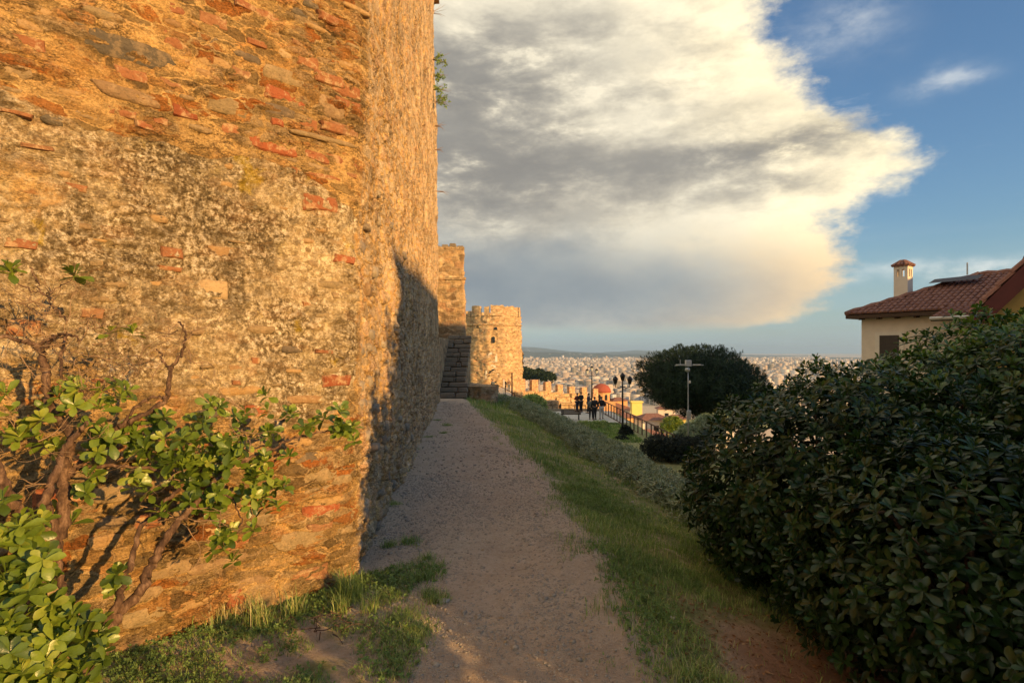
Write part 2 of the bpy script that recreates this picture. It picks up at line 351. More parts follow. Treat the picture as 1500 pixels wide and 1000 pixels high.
def m_rubble_far(name, warm=1.0, sc=2.6):
    m, q = newmat(name)
    p = q.scale(q.pos, (1, 1, 1.7)); pw = q.new('ShaderNodeVectorMath', operation='ADD'); q.l.new(p, pw.inputs[0])
    q.l.new(q.scale(q.noise(3, q.pos, 4, .6, 0, True), (.35, .35, .35)), pw.inputs[1])
    v = q.vor(sc, pw.outputs[0], 'F1', 'Color'); e = q.vor(sc, pw.outputs[0], 'DISTANCE_TO_EDGE')
    s_ = q.new('ShaderNodeSeparateColor'); q.l.new(v, s_.inputs[0])
    c = q.ramp(s_.outputs[0], [(0, (.24*warm, .165, .09)), (.35, (.46*warm, .33, .175)), (.6, (.60*warm, .45, .24)), (.85, (.44*warm, .24, .12)), (1, (.72*warm, .56, .34))])
    c = q.mix(q.ss(e, .06, .0), c, (.50, .38, .23))
    c = q.mix(q.mapr(q.noise(1.7, q.scale(q.pos, (1, 1, 1.8)), 9, .8), .44, .66, 0, .8), c, (.17, .12, .065))
    c = q.mix(q.m('MULTIPLY', q.ss(q.noise(3.5, q.scale(q.pos, (1, 1, 3)), 7, .8), .54, .62), .6), c, (.12, .08, .04))
    c = q.mix(q.m('MULTIPLY', q.ss(q.noise(6, q.pos, 6, .7), .55, .7), .5), c, (.62, .48, .29))
    fin(q, c, .92, q.bump(q.noise(6, q.pos, 8, .7), .8, .12)); return m
MRF = m_rubble_far('rubble_masonry', 1.05)
MRB = m_rubble_far('brick_masonry', 1.35, 4)
def m_leaf(name, cols, rough=.38, trans=.22, spec=.5):
    m, q = newmat(name)
    v = q.attr('var').outputs['Fac']
    f = q.m('ADD', v, q.m('MULTIPLY', q.m('SUBTRACT', q.noise(3, q.pos, 3), .5), .35))
    k = len(cols); c = q.ramp(f, [(i/(k-1), cc_) for i, cc_ in enumerate(cols)])
    c = q.mix(q.mapr(q.noise(70, q.pos, 4), .4, .7, 0, .25), c, tuple(x*.5 for x in cols[0]))
    fin(q, c, rough, q.bump(q.noise(120, q.pos, 3), .25, .004)); q.b.inputs['Specular IOR Level'].default_value = spec
    if trans:
        t = q.new('ShaderNodeBsdfTranslucent'); q.l.new(q.mix(1, c, (1.5, 1.6, .7), 'MULTIPLY'), t.inputs[0])
        x = q.new('ShaderNodeMixShader'); x.inputs[0].default_value = trans
        q.l.new(q.b.outputs[0], x.inputs[1]); q.l.new(t.outputs[0], x.inputs[2]); q.l.new(x.outputs[0], q.o.inputs[0])
    return m
ML_left = m_leaf('shrub_leaf', [(.05, .085, .012), (.11, .17, .02), (.19, .26, .03), (.34, .36, .06)], .34)
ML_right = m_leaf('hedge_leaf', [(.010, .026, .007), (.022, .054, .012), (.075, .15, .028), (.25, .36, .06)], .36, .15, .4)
ML_pine = m_leaf('pine_needles', [(.010, .020, .010), (.018, .036, .016), (.035, .06, .022)], .6, .05, .2)
ML_sage = m_leaf('grey_green_leaf', [(.10, .13, .08), (.20, .25, .155), (.34, .39, .26), (.5, .54, .4)], .6, .15, .2)
ML_grass = m_leaf('grass_blade', [(.10, .16, .05), (.18, .275, .08), (.30, .39, .12), (.46, .44, .19), (.58, .50, .30)], .55, .25, .2)
ML_dark = m_leaf('dark_clipped_leaf', [(.006, .010, .007), (.012, .02, .012), (.025, .035, .02)], .6, 0, .2)
def m_bark():
    m, q = newmat('bark'); p = q.scale(q.pos, (1, 1, .35))
    c = q.ramp(q.noise(40, p, 7, .7), [(.38, (.045, .026, .018)), (.52, (.11, .065, .042)), (.66, (.24, .155, .105))])
    fin(q, c, .85, q.bump(q.noise(60, p, 6, .7), .8, .006)); return m
MBark = m_bark()
MTwig = simple('twig_bark', (.26, .17, .10), .85, .3, 20)
def m_ground(name, path):
    m, q = newmat(name); g = q.attr('green').outputs['Fac']; red = q.attr('red').outputs['Fac']
    n1, n2, n3 = q.noise(.9, q.pos, 8, .65), q.noise(9, q.pos, 8, .7), q.noise(55, q.pos, 7, .75)
    c = q.ramp(n1, [(.3, (.48, .355, .25)), (.5, (.63, .50, .37)), (.7, (.54, .395, .275))])
    c = q.mix(q.mapr(n2, .35, .7, 0, .5), c, (.30, .22, .15))
    c = q.mix(q.m('MULTIPLY', q.ss(n3, .5, .62), .6), c, (.62, .54, .43))
    c = q.mix(q.m('MULTIPLY', q.ss(q.noise(28, q.pos, 8, .78), .54, .66), .6), c, (.16, .12, .085))
    c = q.mix(q.m('MULTIPLY', q.ss(q.vor(120, q.pos, 'F1', 'Distance'), .28, .08), .35), c, (.55, .50, .42))
    c = q.mix(red, c, q.mix(n2, (.22, .10, .055), (.30, .15, .08)))
    gr = q.ramp(q.noise(6, q.pos, 7, .7), [(.3, (.13, .14, .055)), (.5, (.23, .235, .095)), (.7, (.42, .35, .2))])
    c = q.mix(q.ss(q.m('ADD', g, q.m('MULTIPLY', q.m('SUBTRACT', n2, .5), .7)), .3, .7), c, gr)
    nb = q.bump(q.noise(20, q.pos, 10, .78), 1.0, .035); nb = q.bump(q.vor(120, q.pos), .6, .009, nb)
    fin(q, c, .95, nb); return m
MG = m_ground('soil', False)
MPeb = m_stone('pebble_stone', [(.28, .23, .18), (.46, .40, .32), (.66, .60, .52)], .2, .2, False)
MPlas = simple('cream_plaster', (.62, .545, .46), .9, .06, 3, bump=.1)
MPlasY = simple('ochre_plaster', (.46, .31, .10), .9, .08, 3, bump=.1)
MWhite = simple('white_plaster', (.62, .57, .50), .9, .08, 2)
MYel = simple('yellow_plaster', (.72, .56, .18), .9, .06, 2)
MShut = simple('dark_shutter', (.055, .045, .04), .5, .1, 10)
MWood = simple('dark_wood', (.06, .035, .022), .7, .2, 8)
MBarge = simple('dark_red_painted_wood', (.085, .022, .02), .55, .12, 8)
def m_tile():
    m, q = newmat('terracotta_tile')
    c = q.ramp(q.noise(3.5, q.pos, 6, .7), [(.3, (.13, .062, .05)), (.5, (.22, .105, .08)), (.7, (.31, .165, .125))])
    c = q.mix(q.mapr(q.noise(22, q.pos, 6, .7), .45, .7, 0, .6), c, (.11, .07, .055))
    fin(q, c, .8, q.bump(q.noise(30, q.pos, 5), .4, .01)); return m
MTile = m_tile()
MMetal = simple('dark_metal', (.035, .033, .032), .45, .2, 8, .6)
MGrey = simple('galvanised_metal', (.42, .43, .43), .4, .15, 6, .5)
MRust = simple('rusty_rail_metal', (.09, .05, .035), .7, .3, 10, .2)
MConc = simple('pale_concrete', (.46, .43, .38), .9, .12, 1.2, bump=.2)
MStep = m_stone('worn_step_stone', [(.15, .125, .09), (.24, .195, .14), (.2, .16, .11)], .5, .1)
MGlass = simple('dark_glass', (.02, .025, .03), .1, .1, 3)
MLampG = simple('lamp_glass', (.5, .5, .46), .2, .05, 3)
MDome = simple('red_dome_tile', (.30, .075, .045), .8, .15, 3)
MChurch = simple('orange_brick_wall', (.55, .30, .14), .9, .2, 3)

# ------------------------------------------------------------------ terrain
def xe(y): return np.interp(y, [-60, 2.8, 3.5, 4.8, 7.3, 10, 16, 20, 40, 60], [.75, .64, .63, .60, .41, -.03, -1.05, -1.72, -3.6, -5.4])
def H(x, y):
    x = np.asarray(x, float); y = np.asarray(y, float)
    r = np.clip(x-xe(y), 0, None)
    z = -.25*np.minimum(r, 2.8)-np.clip(r-2.8, 0, None)*.8
    z = z-.065*np.clip(y-22, 0, 60)
    z = np.maximum(z, -3.74)
    lowr = np.where(x < 0, 1, 1)*(-7.0)+3.0*sst(x, 2.0, -.5)
    k = sst(y, 52.1, 54.5); z = z*(1-k)+lowr*k
    k = sst(x, 8.9, 15)*sst(y, 30, 38); z = z*(1-k)-13*k
    far = np.interp(y, [-1e5, 112, 170, 420, 1100, 7600, 1e5], [50, 50, -24, -48, -100, -104, -104])
    far = np.where(y > 112, np.interp(y, [112, 128, 170, 420, 1100, 7600, 1e5], [-7, -13, -24, -50, -100, -104, -104]), 50)
    z = np.minimum(z, far)
    near = np.exp(-np.clip(y, 0, None)/30)*(np.abs(x) < 60)
    z = z+near*(.014*fbm(x*2.1, y*2.1, 4, 3)+.030*vn(x*.8, y*.8, seed=11)+.009*fbm(x*8, y*8, 3, 13, .6)-.03*np.exp(-((x-xe(y)+.75)/.22)**2)*(.5+.5*vn(x, y*.7, seed=14)))
    inpath = (r <= 0)
    z = z+np.where(r > 0, .02*near*fbm(x*5, y*5, 3, 8), 0)
    return z
D1 = np.array((-.0820, .9966)); D0 = np.array((.685, .728)); C0 = np.array((-1.146, 4.06))     # wall directions and its near corner
def pathmask(x, y):
    w = .13*fbm(x*2.5, y*1.6, 4, 21)+.09*fbm(x*9, y*9, 3, 22)
    right = xe(y)+w
    left = np.where(y < 4.2, np.interp(y, [-5, 2.8, 3.5, 4.2], [-.2, -.46, -.72, -.98]), -1.05-.082*(y-4.06))+w*.8
    return (x < right) & (x > left) & (y < 20.5)
def gaxis(segs):
    out = [segs[0][0]]
    for a, b, s0, s1 in segs:
        v = a
        while v < b-1e-6:
            t = (v-a)/(b-a); v = min(b, v+s0*(s1/s0)**t); out.append(v)
    return np.array(out)
gx = gaxis([(-30000, -60, 8000, 40), (-60, -4, 10, .5), (-4, -2.2, .2, .05), (-2.2, 3.2, .035, .035), (3.2, 10, .06, .4), (10, 80, .5, 12), (80, 30000, 20, 6000)])
gy = gaxis([(-400, -4, 80, .8), (-4, 2.2, .4, .04), (2.2, 6, .028, .04), (6, 24, .05, .2), (24, 60, .3, .5), (60, 120, 1, 4), (120, 30000, 6, 3000)])
GX, GY = np.meshgrid(gx, gy); GZ = H(GX, GY)
V = np.stack([GX.ravel(), GY.ravel(), GZ.ravel()], 1)
ny, nx = GX.shape; idx = np.arange(ny*nx).reshape(ny, nx)
Fq = np.stack([idx[:-1, :-1].ravel(), idx[:-1, 1:].ravel(), idx[1:, 1:].ravel(), idx[1:, :-1].ravel()], 1)
relv = GX-xe(GY)
green = np.where(relv > 0, sst(relv, 0, .35)*(.75+.35*fbm(GX*.9, GY*.9, 3, 31)), 0)
green = np.where(relv < 0, sst(GX+.25*fbm(GX*2, GY*2, 3, 35), -.40, -.75)*sst(GY, 4.5, 4.0)*(.45+.5*fbm(GX*2.2, GY*2.2, 3, 33)), green)
green = np.where((GY > 20), np.maximum(green, .8), green)
green = np.where((GX > -3) & (GY > 56) & (GY < 112), .15+.3*fbm(GX*.3, GY*.3, 3, 5), green)
green = np.where(GY > 130, .35, green)
red = sst(relv, .35, .9)*sst(GY, 4.6, 3.2)*.9+.25*sst(GY, 3.6, 2.4)*(np.abs(GX) < 2)
green = np.clip(green, 0, 1)*(1-np.clip(red*1.1, 0, 1)*(relv > .3))
fc_x = (GX[:-1, :-1]+GX[1:, 1:])/2; fc_y = (GY[:-1, :-1]+GY[1:, 1:])/2
pm = pathmask(fc_x, fc_y).ravel()
def submesh(name, sel):
    f = Fq[sel]; u, inv = np.unique(f, return_inverse=True)
    return mesh_np(name, V[u], inv.reshape(f.shape), {'green': green.ravel()[u], 'red': red.ravel()[u]}, True, MG)
setp(link('ground', submesh('ground', ~pm)), kind='structure')
setp(link('path', submesh('path', pm)), kind='structure')

# far hills
def m_hill(name, c1, c2):
    m, q = newmat(name)
    c = q.mix(q.ss(q.noise(.0012, q.pos, 6, .65), .42, .62), c1, c2)
    v = q.vor(.012, q.scale(q.pos, (1, .35, 1)), 'F1', 'Distance')
    c = q.mix(q.m('MULTIPLY', q.ss(v, .30, .14), q.ss(q.noise(.0007, q.pos, 3), .52, .6)), c, (.62, .60, .56))
    fin(q, c, .95); return m
def hills(name, y0, y1, prof, seed, mat):
    xs = np.linspace(-9000, 12000, 420); ts = np.linspace(0, 1, 16)
    X, T = np.meshgrid(xs, ts); Y = y0+(y1-y0)*T
    ridge = np.interp(X, [p[0] for p in prof], [p[1] for p in prof])+18*fbm(X/420., T*2, 4, seed)
    Z = -108+(ridge+108)*np.sin(np.clip(T*1.0, 0, 1)*math.pi)**.8
    V_ = np.stack([X.ravel(), Y.ravel(), Z.ravel()], 1); a, b = X.shape; ii = np.arange(a*b).reshape(a, b)
    F_ = np.stack([ii[:-1, :-1].ravel(), ii[:-1, 1:].ravel(), ii[1:, 1:].ravel(), ii[1:, :-1].ravel()], 1)
    return setp(link(name, mesh_np(name, V_, F_, None, True, mat)), kind='structure')
def hp(px, py, Y): return ((px-CX)/F_PX*Y, EYE-(py-HY)/F_PX*Y)
hills('near_hills', 7600, 10400, [hp(p, y, 9000) for p, y in ((200, 518), (740, 514), (800, 515), (870, 518), (930, 519), (1000, 520), (1200, 524), (1500, 524))], 3,
      m_hill('wooded_hill', (.045, .055, .035), (.085, .09, .06)))
hills('far_hills', 12500, 17500, [hp(p, y, 15000) for p, y in ((200, 505), (700, 508), (763, 508), (800, 510), (830, 515), (880, 517), (930, 513.5), (980, 514), (1050, 517), (1110, 521), (1150, 521), (1240, 523), (1500, 520))], 8,
      m_hill('distant_hill', (.06, .07, .055), (.10, .11, .08)))

# ------------------------------------------------------------------ masonry sheets
def dense_poly(pts, step):
    """pts (x,y) -> dense s,pos,normal; step(s) gives spacing"""
    P_ = np.array(pts, float); seg = np.hypot(*np.diff(P_, axis=0).T); cum = np.concatenate([[0], np.cumsum(seg)])
    ss = [0.]
    while ss[-1] < cum[-1]: ss.append(min(cum[-1], ss[-1]+step(ss[-1])))
    ss = np.array(ss); x = np.interp(ss, cum, P_[:, 0]); y = np.interp(ss, cum, P_[:, 1]); return ss, x, y
# fortress wall: left face (8 m) -> corner -> long face (15 m) -> return
LB = 8.0
pA = C0-D0*LB; pE = C0+D1*15.0
arc = []
for t in np.linspace(0, 1, 9):                      # soft worn corner
    a = C0-D0*.10; b = C0; c = C0+D1*.10
    arc.append((1-t)**2*a+2*t*(1-t)*b+t*t*c)
plan = [pA]+arc+[pE, pE+np.array((-.8, .25)), pE+np.array((-6, .6))]
def step_main(s):
    d = s-LB
    if d < -3.1: return .12
    if d < .2: return .0115
    if d < 15.2: return .014+.0030*d
    return .2
ss, wx, wy = dense_poly(plan, step_main)
tx = np.gradient(wx); ty = np.gradient(wy); ln = np.hypot(tx, ty); nxn, nyn = ty/ln, -tx/ln
ker = np.ones(9)/9; nxn = np.convolve(np.pad(nxn, 4, 'edge'), ker, 'valid'); nyn = np.convolve(np.pad(nyn, 4, 'edge'), ker, 'valid')
hh = gaxis([(-.35, 4.25, .0125, .0125), (4.25, 13.0, .03, .10)])
SS, HH = np.meshgrid(ss, hh); WX = np.broadcast_to(wx, SS.shape); WY = np.broadcast_to(wy, SS.shape); NX = np.broadcast_to(nxn, SS.shape); NY = np.broadcast_to(nyn, SS.shape)
dS = SS-LB
def wall_disp(d, h):
    """outward relief in metres, and zone, rubble, cell, joint maps; d<0 left face, d>0 long face"""
    longf = sst(d, -.02, .12)
    wob = fbm(d*2.6, h*2.6, 3, 40)*.3
    # rubble stones, flat and coursed
    f1, f2, idn = worley(d/.19+wob*.35+vn(d*5, h*5, seed=4)*.25, h/.115+wob*.5+vn(d*5+40, h*5, seed=5)*.25, 51)
    j = np.clip(f2-f1, 0, 1)
    stone = sst(j, .02, .30)
    g1, g2, idg = worley(d/.075+wob, h/.05, 77); peb = sst(g2-g1, 0, .4)
    big = .030*fbm(d*.9, h*.9, 3, 61)+.012*fbm(d*3, h*3, 3, 62)
    fine = .0065*fbm(d*17, h*17, 4, 63, .6)
    ridg = .008*(1-np.abs(vn(d*6, h*13, seed=66))*2)
    u1, u2, idu = worley(d/.17+wob*.5+vn(d*7, h*7, seed=14)*.3, h/.058+.25*d/.058*.0+wob*.6+vn(d*7+4, h*9, seed=15)*.35, 131); ust = sst(u2-u1, .03, .3); uexp = sst(fbm(d*3.1, h*4.3, 3, 133)+.25*(idu-.5), -.12, .22)
    left = big+fine*1.25+ridg+.017*ust*uexp*(.4+idu)
    longd = big*1.3+fine*1.5+.012*fbm(d*11, h*9, 4, 141, .62)+.018*sst(j, .02, .16)*(.2+idn)+.012*peb*(idg-.2)
    # heavier, protruding stones low on the long face
    lowk = sst(h, 2.2, .2)
    longd = longd+lowk*(.028*sst(j, .02, .2)*idn+.010*peb+.008*fbm(d*20, h*16, 3, 143, .7))
    disp = left*(1-longf)+longd*longf
    # left face: bottom courses under about 1.15 m
    k1, k2, idk = worley(d/.40+wob*.8+vn(d*6, h*6, seed=24)*.25, h/.105+.5*d+wob*.7+vn(d*6, h*8, seed=25)*.35, 91); kst = sst(k2-k1, .02, .12)
    lowz = sst(h+.10*fbm(d*2, h*2, 3, 12), 1.25, 1.0)*(1-longf)
    disp = disp+lowz*(.022*kst*(.5+idk)+.006*fbm(d*9+h*9, h*22, 4, 26, .65))
    lz = lowz > .5
    joint = np.where(longf > .5, j, np.where(lz, k2-k1, u2-u1)); cell = np.where(longf > .5, idn, np.where(lz, idk, idu))
    return disp, longf, lowz, joint, cell, peb, idg, uexp
disp, longf, lowz, joint, cell, peb, idg, uexp = wall_disp(dS, HH)
# zone of dark rough render on the left face, given by two border lines in face coordinates
def face_px(d, h):
    X = C0[0]+D0[0]*d; Y = np.maximum(C0[1]+D0[1]*d, .4); return CX+F_PX*X/Y, HY-F_PX*(h-EYE)/Y
def px_face(px, py):
    a = (px-CX)/F_PX; d = (a*C0[1]-C0[0])/(D0[0]-a*D0[1]); Y = C0[1]+D0[1]*d; return d, EYE-(py-HY)/F_PX*Y
def zline(pts):
    q_ = [px_face(*p) for p in pts]; q_.sort(); return [a for a, b in q_], [b for a, b in q_]
za = zline([(-200, 90), (0, 142), (120, 185), (250, 208), (380, 235), (450, 262), (500, 300), (528, 330)])
zb = zline([(-200, 470), (0, 500), (150, 520), (300, 570), (400, 620), (440, 635), (515, 560)])
top_ = np.interp(dS, *za); bot_ = np.interp(dS, *zb); wbd = .05*fbm(dS*4, HH*4, 4, 17)
zone = sst(top_-HH+wbd, -.01, .04)*(.35+.65*sst(HH-bot_+wbd*2, -.25, .25))*(1-longf)*(1-lowz)
zone = zone*(.75+.35*fbm(dS*1.7, HH*1.7, 3, 18))
disp = disp+zone*(.006*fbm(dS*24, HH*24, 3, 19, .7)-.004)
rub = np.clip(longf*.75+lowz*.7+(1-longf)*(1-lowz)*uexp*.72*(1-np.clip(zone*1.3, 0, .85)), 0, 1)
fadeout = sst(dS, -6.5, -3.5)
lean = .030*np.clip(HH, 0, 5)*np.exp(-np.clip(dS, 0, None)/4)*np.where(dS < 0, np.exp(dS/2.), 1)
PXw = WX+NX*disp+lean*.9; PYw = WY+NY*disp
# far end leans back slightly with height
PXw = PXw-.015*HH*sst(dS, 6, 15)*(dS < 15.5)
V = np.stack([PXw.ravel(), PYw.ravel(), HH.ravel()], 1); a, b = SS.shape; ii = np.arange(a*b).reshape(a, b)
Fw = np.stack([ii[:-1, :-1].ravel(), ii[:-1, 1:].ravel(), ii[1:, 1:].ravel(), ii[1:, :-1].ravel()], 1)
FW = empty('fortress_wall', (float(C0[0]), float(C0[1]), 0), 'towering ochre stone and brick fortress wall with sharp corner beside the dirt path', 'wall')
me = mesh_np('wall_core', V-np.array((C0[0], C0[1], 0)), Fw, {'zone': zone.ravel(), 'cell': np.where(longf > .5, cell*.8+idg*.2, cell).ravel(), 'joint': joint.ravel(), 'rubble': rub.ravel(), 'long': longf.ravel()}, True, MW)
link('mortar_face', me, FW)
tb = MB(); tz = 12.98
tp = [pA, C0, pE, pE+np.array((-6, .6)), pA+np.array((-6, 2.))]
tb.add([(p[0]-C0[0], p[1]-C0[1], tz) for p in tp], [tuple(range(5))]); tb.build('wall_top', MW, FW)

# individual stones and bricks: shared rocky slab meshes, unit size (x width, z height, -y outward)
def slab_mesh(name, mat, kind, seed):
    r_ = random.Random(seed); k = 10 if kind != 'brick' else 8; pts = []
    if kind == 'brick':
        base = [(-.5, -.5), (0, -.5), (.5, -.5), (.5, 0), (.5, .5), (0, .5), (-.5, .5), (-.5, 0)]
        pts = [(x+r_.uniform(-.05, .05), z+r_.uniform(-.10, .10)) for x, z in base]
    else:
        for i in range(k):
            t = 2*math.pi*i/k; c, s_ = math.cos(t), math.sin(t); e = .62
            x = .5*math.copysign(abs(c)**e, c); z = .5*math.copysign(abs(s_)**e, s_)
            f = r_.uniform(.78, 1.08); pts.append((x*f, z*f))
    vs = [(x, .5, z) for x, z in pts]+[(x*.98, -.25, z*.97) for x, z in pts]+[(x*.86, -.5+r_.uniform(-.08, .1), z*.78) for x, z in pts]+[(r_.uniform(-.1, .1), -.55, r_.uniform(-.1, .1))]
    fs = []
    for L in (0, 1):
        for i in range(k):
            jn = (i+1) % k; fs.append((L*k+i, L*k+jn, (L+1)*k+jn, (L+1)*k+i))
    fs += [(2*k+i, 2*k+(i+1) % k, 3*k) for i in range(k)]
    m_ = bpy.data.meshes.new(name); m_.from_pydata(vs, [], fs); m_.materials.append(mat); m_.update()
    for p in m_.polygons: p.use_smooth = kind != 'brick'
    return m_
SLAB = {k: [slab_mesh('brick' if k in 'BR' else 'stone', SM[k], 'brick' if k in 'BR' else 'stone', ord(k)*10+i) for i in range(5)] for k in SM}
def disp_at(d, h):
    r = wall_disp(np.array([d], float), np.array([h], float)); return float(r[0][0])
rs = random.Random(5)
ang0 = math.atan2(D0[1], D0[0]); ang1 = math.atan2(D1[1], D1[0])
def place_stone(kind, d, h, w, t, out=.004, depth=.05, rot=0, face=0):
    base = C0+(D0 if d < 0 else D1)*d; nr = np.array((D0[1], -D0[0])) if d < 0 else np.array((D1[1], -D1[0]))
    le = .030*min(max(h, 0), 5)*math.exp(-max(d, 0)/4)*(math.exp(d/2) if d < 0 else 1)*.9
    q_ = base+nr*(disp_at(d, h)+out-depth*.5)
    o = bpy.data.objects.new('brick' if kind in 'BR' else 'stone', rs.choice(SLAB[kind])); COL.objects.link(o); o.parent = FW
    o.location = (q_[0]-C0[0]+le, q_[1]-C0[1], h); o.rotation_euler = (0, rot, ang0 if d < 0 else ang1); o.scale = (w, depth, t)
    return o
used = []
def free(d, h, w, t, m_=.8):
    for (a, b, c, e) in used:
        if abs(d-a) < (w+c)/2*m_ and abs(h-b) < (t+e)/2*m_: return False
    return True
# (px, py, width px, height px, kind) as read off the wall
ST = [(252,17,38,14,'B'),(342,9,30,11,'B'),(28,62,60,20,'R'),(246,62,44,22,'R'),(175,72,165,40,'G'),(296,60,40,20,'G'),(348,84,45,15,'G'),(432,91,32,18,'R'),(402,80,24,15,'P'),
(400,112,64,26,'O'),(402,142,60,19,'B'),(396,164,52,20,'G'),(258,165,40,18,'B'),(332,158,90,32,'O'),(328,190,34,18,'R'),(388,214,76,18,'B'),(450,229,40,13,'B'),(498,239,56,15,'B'),
(450,257,80,10,'R'),(202,185,32,11,'B'),(168,166,44,11,'R'),(66,178,36,16,'G'),(180,110,50,17,'R'),(236,124,34,13,'R'),(300,92,54,20,'T'),(340,110,34,18,'R'),(176,140,110,20,'O'),
(16,106,50,20,'O'),(462,118,44,16,'R'),(506,140,42,17,'R'),(504,158,38,12,'R'),(466,32,44,13,'R'),(444,8,44,15,'G'),(420,20,28,13,'G'),(376,24,40,13,'R'),
(298,30,44,18,'R'),(468,158,44,30,'O'),(436,182,28,16,'R'),(468,188,32,13,'R'),(502,195,46,15,'R'),(480,210,100,9,'O'),(440,242,66,9,'O'),(456,298,50,22,'B'),(244,370,32,15,'B'),
(24,358,50,15,'B'),(320,370,78,24,'T'),(501,381,30,12,'B'),(404,392,42,11,'O'),(490,357,44,11,'O'),(132,386,22,13,'O'),(86,256,20,11,'T'),(168,298,30,13,'O'),(306,424,46,34,'P'),
(480,418,54,12,'O'),(414,459,50,12,'O'),(375,483,44,14,'O'),(423,512,34,12,'G'),(129,459,34,16,'R'),(144,438,50,9,'O'),(345,572,64,14,'T'),(483,540,40,12,'O'),(483,558,42,17,'B'),
(231,591,52,22,'R'),(339,540,24,14,'T'),(444,669,44,18,'G'),(455,693,84,24,'O'),(458,718,84,15,'O'),(462,748,54,22,'B'),(420,648,60,15,'T'),(432,787,86,24,'O'),(430,813,110,17,'T'),
(450,842,56,22,'R'),(372,850,100,18,'O'),(345,874,30,22,'B'),(460,768,40,14,'R'),(474,732,50,12,'T'),(300,782,80,22,'T'),(245,832,70,26,'O'),(320,822,90,16,'O'),(395,882,70,16,'T'),
(210,900,70,24,'O'),(280,880,60,20,'T'),(470,862,50,16,'B'),(60,20,80,16,'T'),(140,24,60,14,'O'),(100,140,50,14,'T'),(60,300,30,14,'T'),(225,320,26,12,'T'),(110,330,40,10,'O'),
(30,480,50,22,'R'),(190,470,30,14,'O'),(60,530,60,18,'T'),(20,640,60,22,'R'),(160,720,60,24,'O'),(150,790,50,20,'T'),(210,760,40,20,'R'),(480,600,40,12,'T'),(470,620,44,12,'O'),(500,700,30,16,'O')]
for px, py, w, t, k in ST:
    d0, _ = px_face(px-w/2, py); d1, _ = px_face(px+w/2, py); d, h = px_face(px, py); Y = C0[1]+D0[1]*d
    ww, tt = abs(d1-d0), t/F_PX*Y
    d = min(d, -ww/2-.01)
    place_stone(k, d, h, ww*1.04, tt*1.1, .004 if k in 'BR' else .001, .055, rs.uniform(-.04, .04)); used.append((d, h, ww, tt))
# random filling of the left face
cnt = 0
for _ in range(2600):
    if cnt > 190: break
    d = -rs.uniform(.05, 2.6); h = rs.uniform(0, 4.2); px, py = face_px(d, h)
    tb_ = np.interp(d, *za)
    if h > tb_+.03: kind = rs.choice('RRRBTTOOG'); w = rs.uniform(.07, .24); t = rs.uniform(.028, .06); pr = 1
    elif h > 1.3: kind = rs.choice('TOOR'); w = rs.uniform(.05, .14); t = rs.uniform(.02, .05); pr = .25
    else: kind = rs.choice('OOTTRGB'); w = rs.uniform(.12, .32); t = rs.uniform(.04, .09); pr = 1
    if rs.random() > pr or not free(d, h, w, t, 1.05): continue
    place_stone(kind, d, h, w, t, rs.uniform(-.002, .006), .05, rs.uniform(-.05, .05)); used.append((d, h, w, t)); cnt += 1
# stones proud of the long face, near and low where they show
used2 = []; cnt = 0
for _ in range(6000):
    if cnt > 95: break
    d = rs.uniform(.08, 1)**1.0*rs.uniform(.1, 8); h = rs.uniform(0, 3.2)*rs.random()**.4
    w = rs.uniform(.10, .24); t = rs.uniform(.06, .13)
    bad = any(abs(d-a) < (w+c)/2*.95 and abs(h-b_) < (t+e)/2*.95 for a, b_, c, e in used2)
    if bad or d < w/2+.02: continue
    place_stone('Q' if rs.random() < .85 else 'O', d, h, w, t, rs.uniform(.008, .03), .10, rs.uniform(-.15, .15)); used2.append((d, h, w, t)); cnt += 1

def wall_sheet(name, plan_, z0, z1, ds, dh, amp, mat, parent=None, seed=1, cs=.35, ch=.22, batter=0, close=True):
    s_, x_, y_ = dense_poly(plan_, lambda s: ds)
    tx_, ty_ = np.gradient(x_), np.gradient(y_); l_ = np.hypot(tx_, ty_)+1e-9; nx_, ny_ = ty_/l_, -tx_/l_
    h_ = np.arange(z0, z1+dh*.5, dh); SS_, HH_ = np.meshgrid(s_, h_)
    f1, f2, idn_ = worley(SS_/cs+.3*vn(SS_, HH_, seed=seed), HH_/ch+.3*vn(SS_+9, HH_, seed=seed), seed)
    D_ = amp*(sst(f2-f1, 0, .3)*(.4+idn_)+1.2*fbm(SS_*.8, HH_*.8, 4, seed+3))+batter*(z1-HH_)
    X_ = x_[None, :]+nx_[None, :]*D_; Y_ = y_[None, :]+ny_[None, :]*D_
    V_ = np.stack([X_.ravel(), Y_.ravel(), HH_.ravel()], 1); a_, b_ = X_.shape; i_ = np.arange(a_*b_).reshape(a_, b_)
    F_ = np.stack([i_[:-1, :-1].ravel(), i_[:-1, 1:].ravel(), i_[1:, 1:].ravel(), i_[1:, :-1].ravel()], 1)
    return link(name, mesh_np(name, V_, F_, None, True, mat), parent)

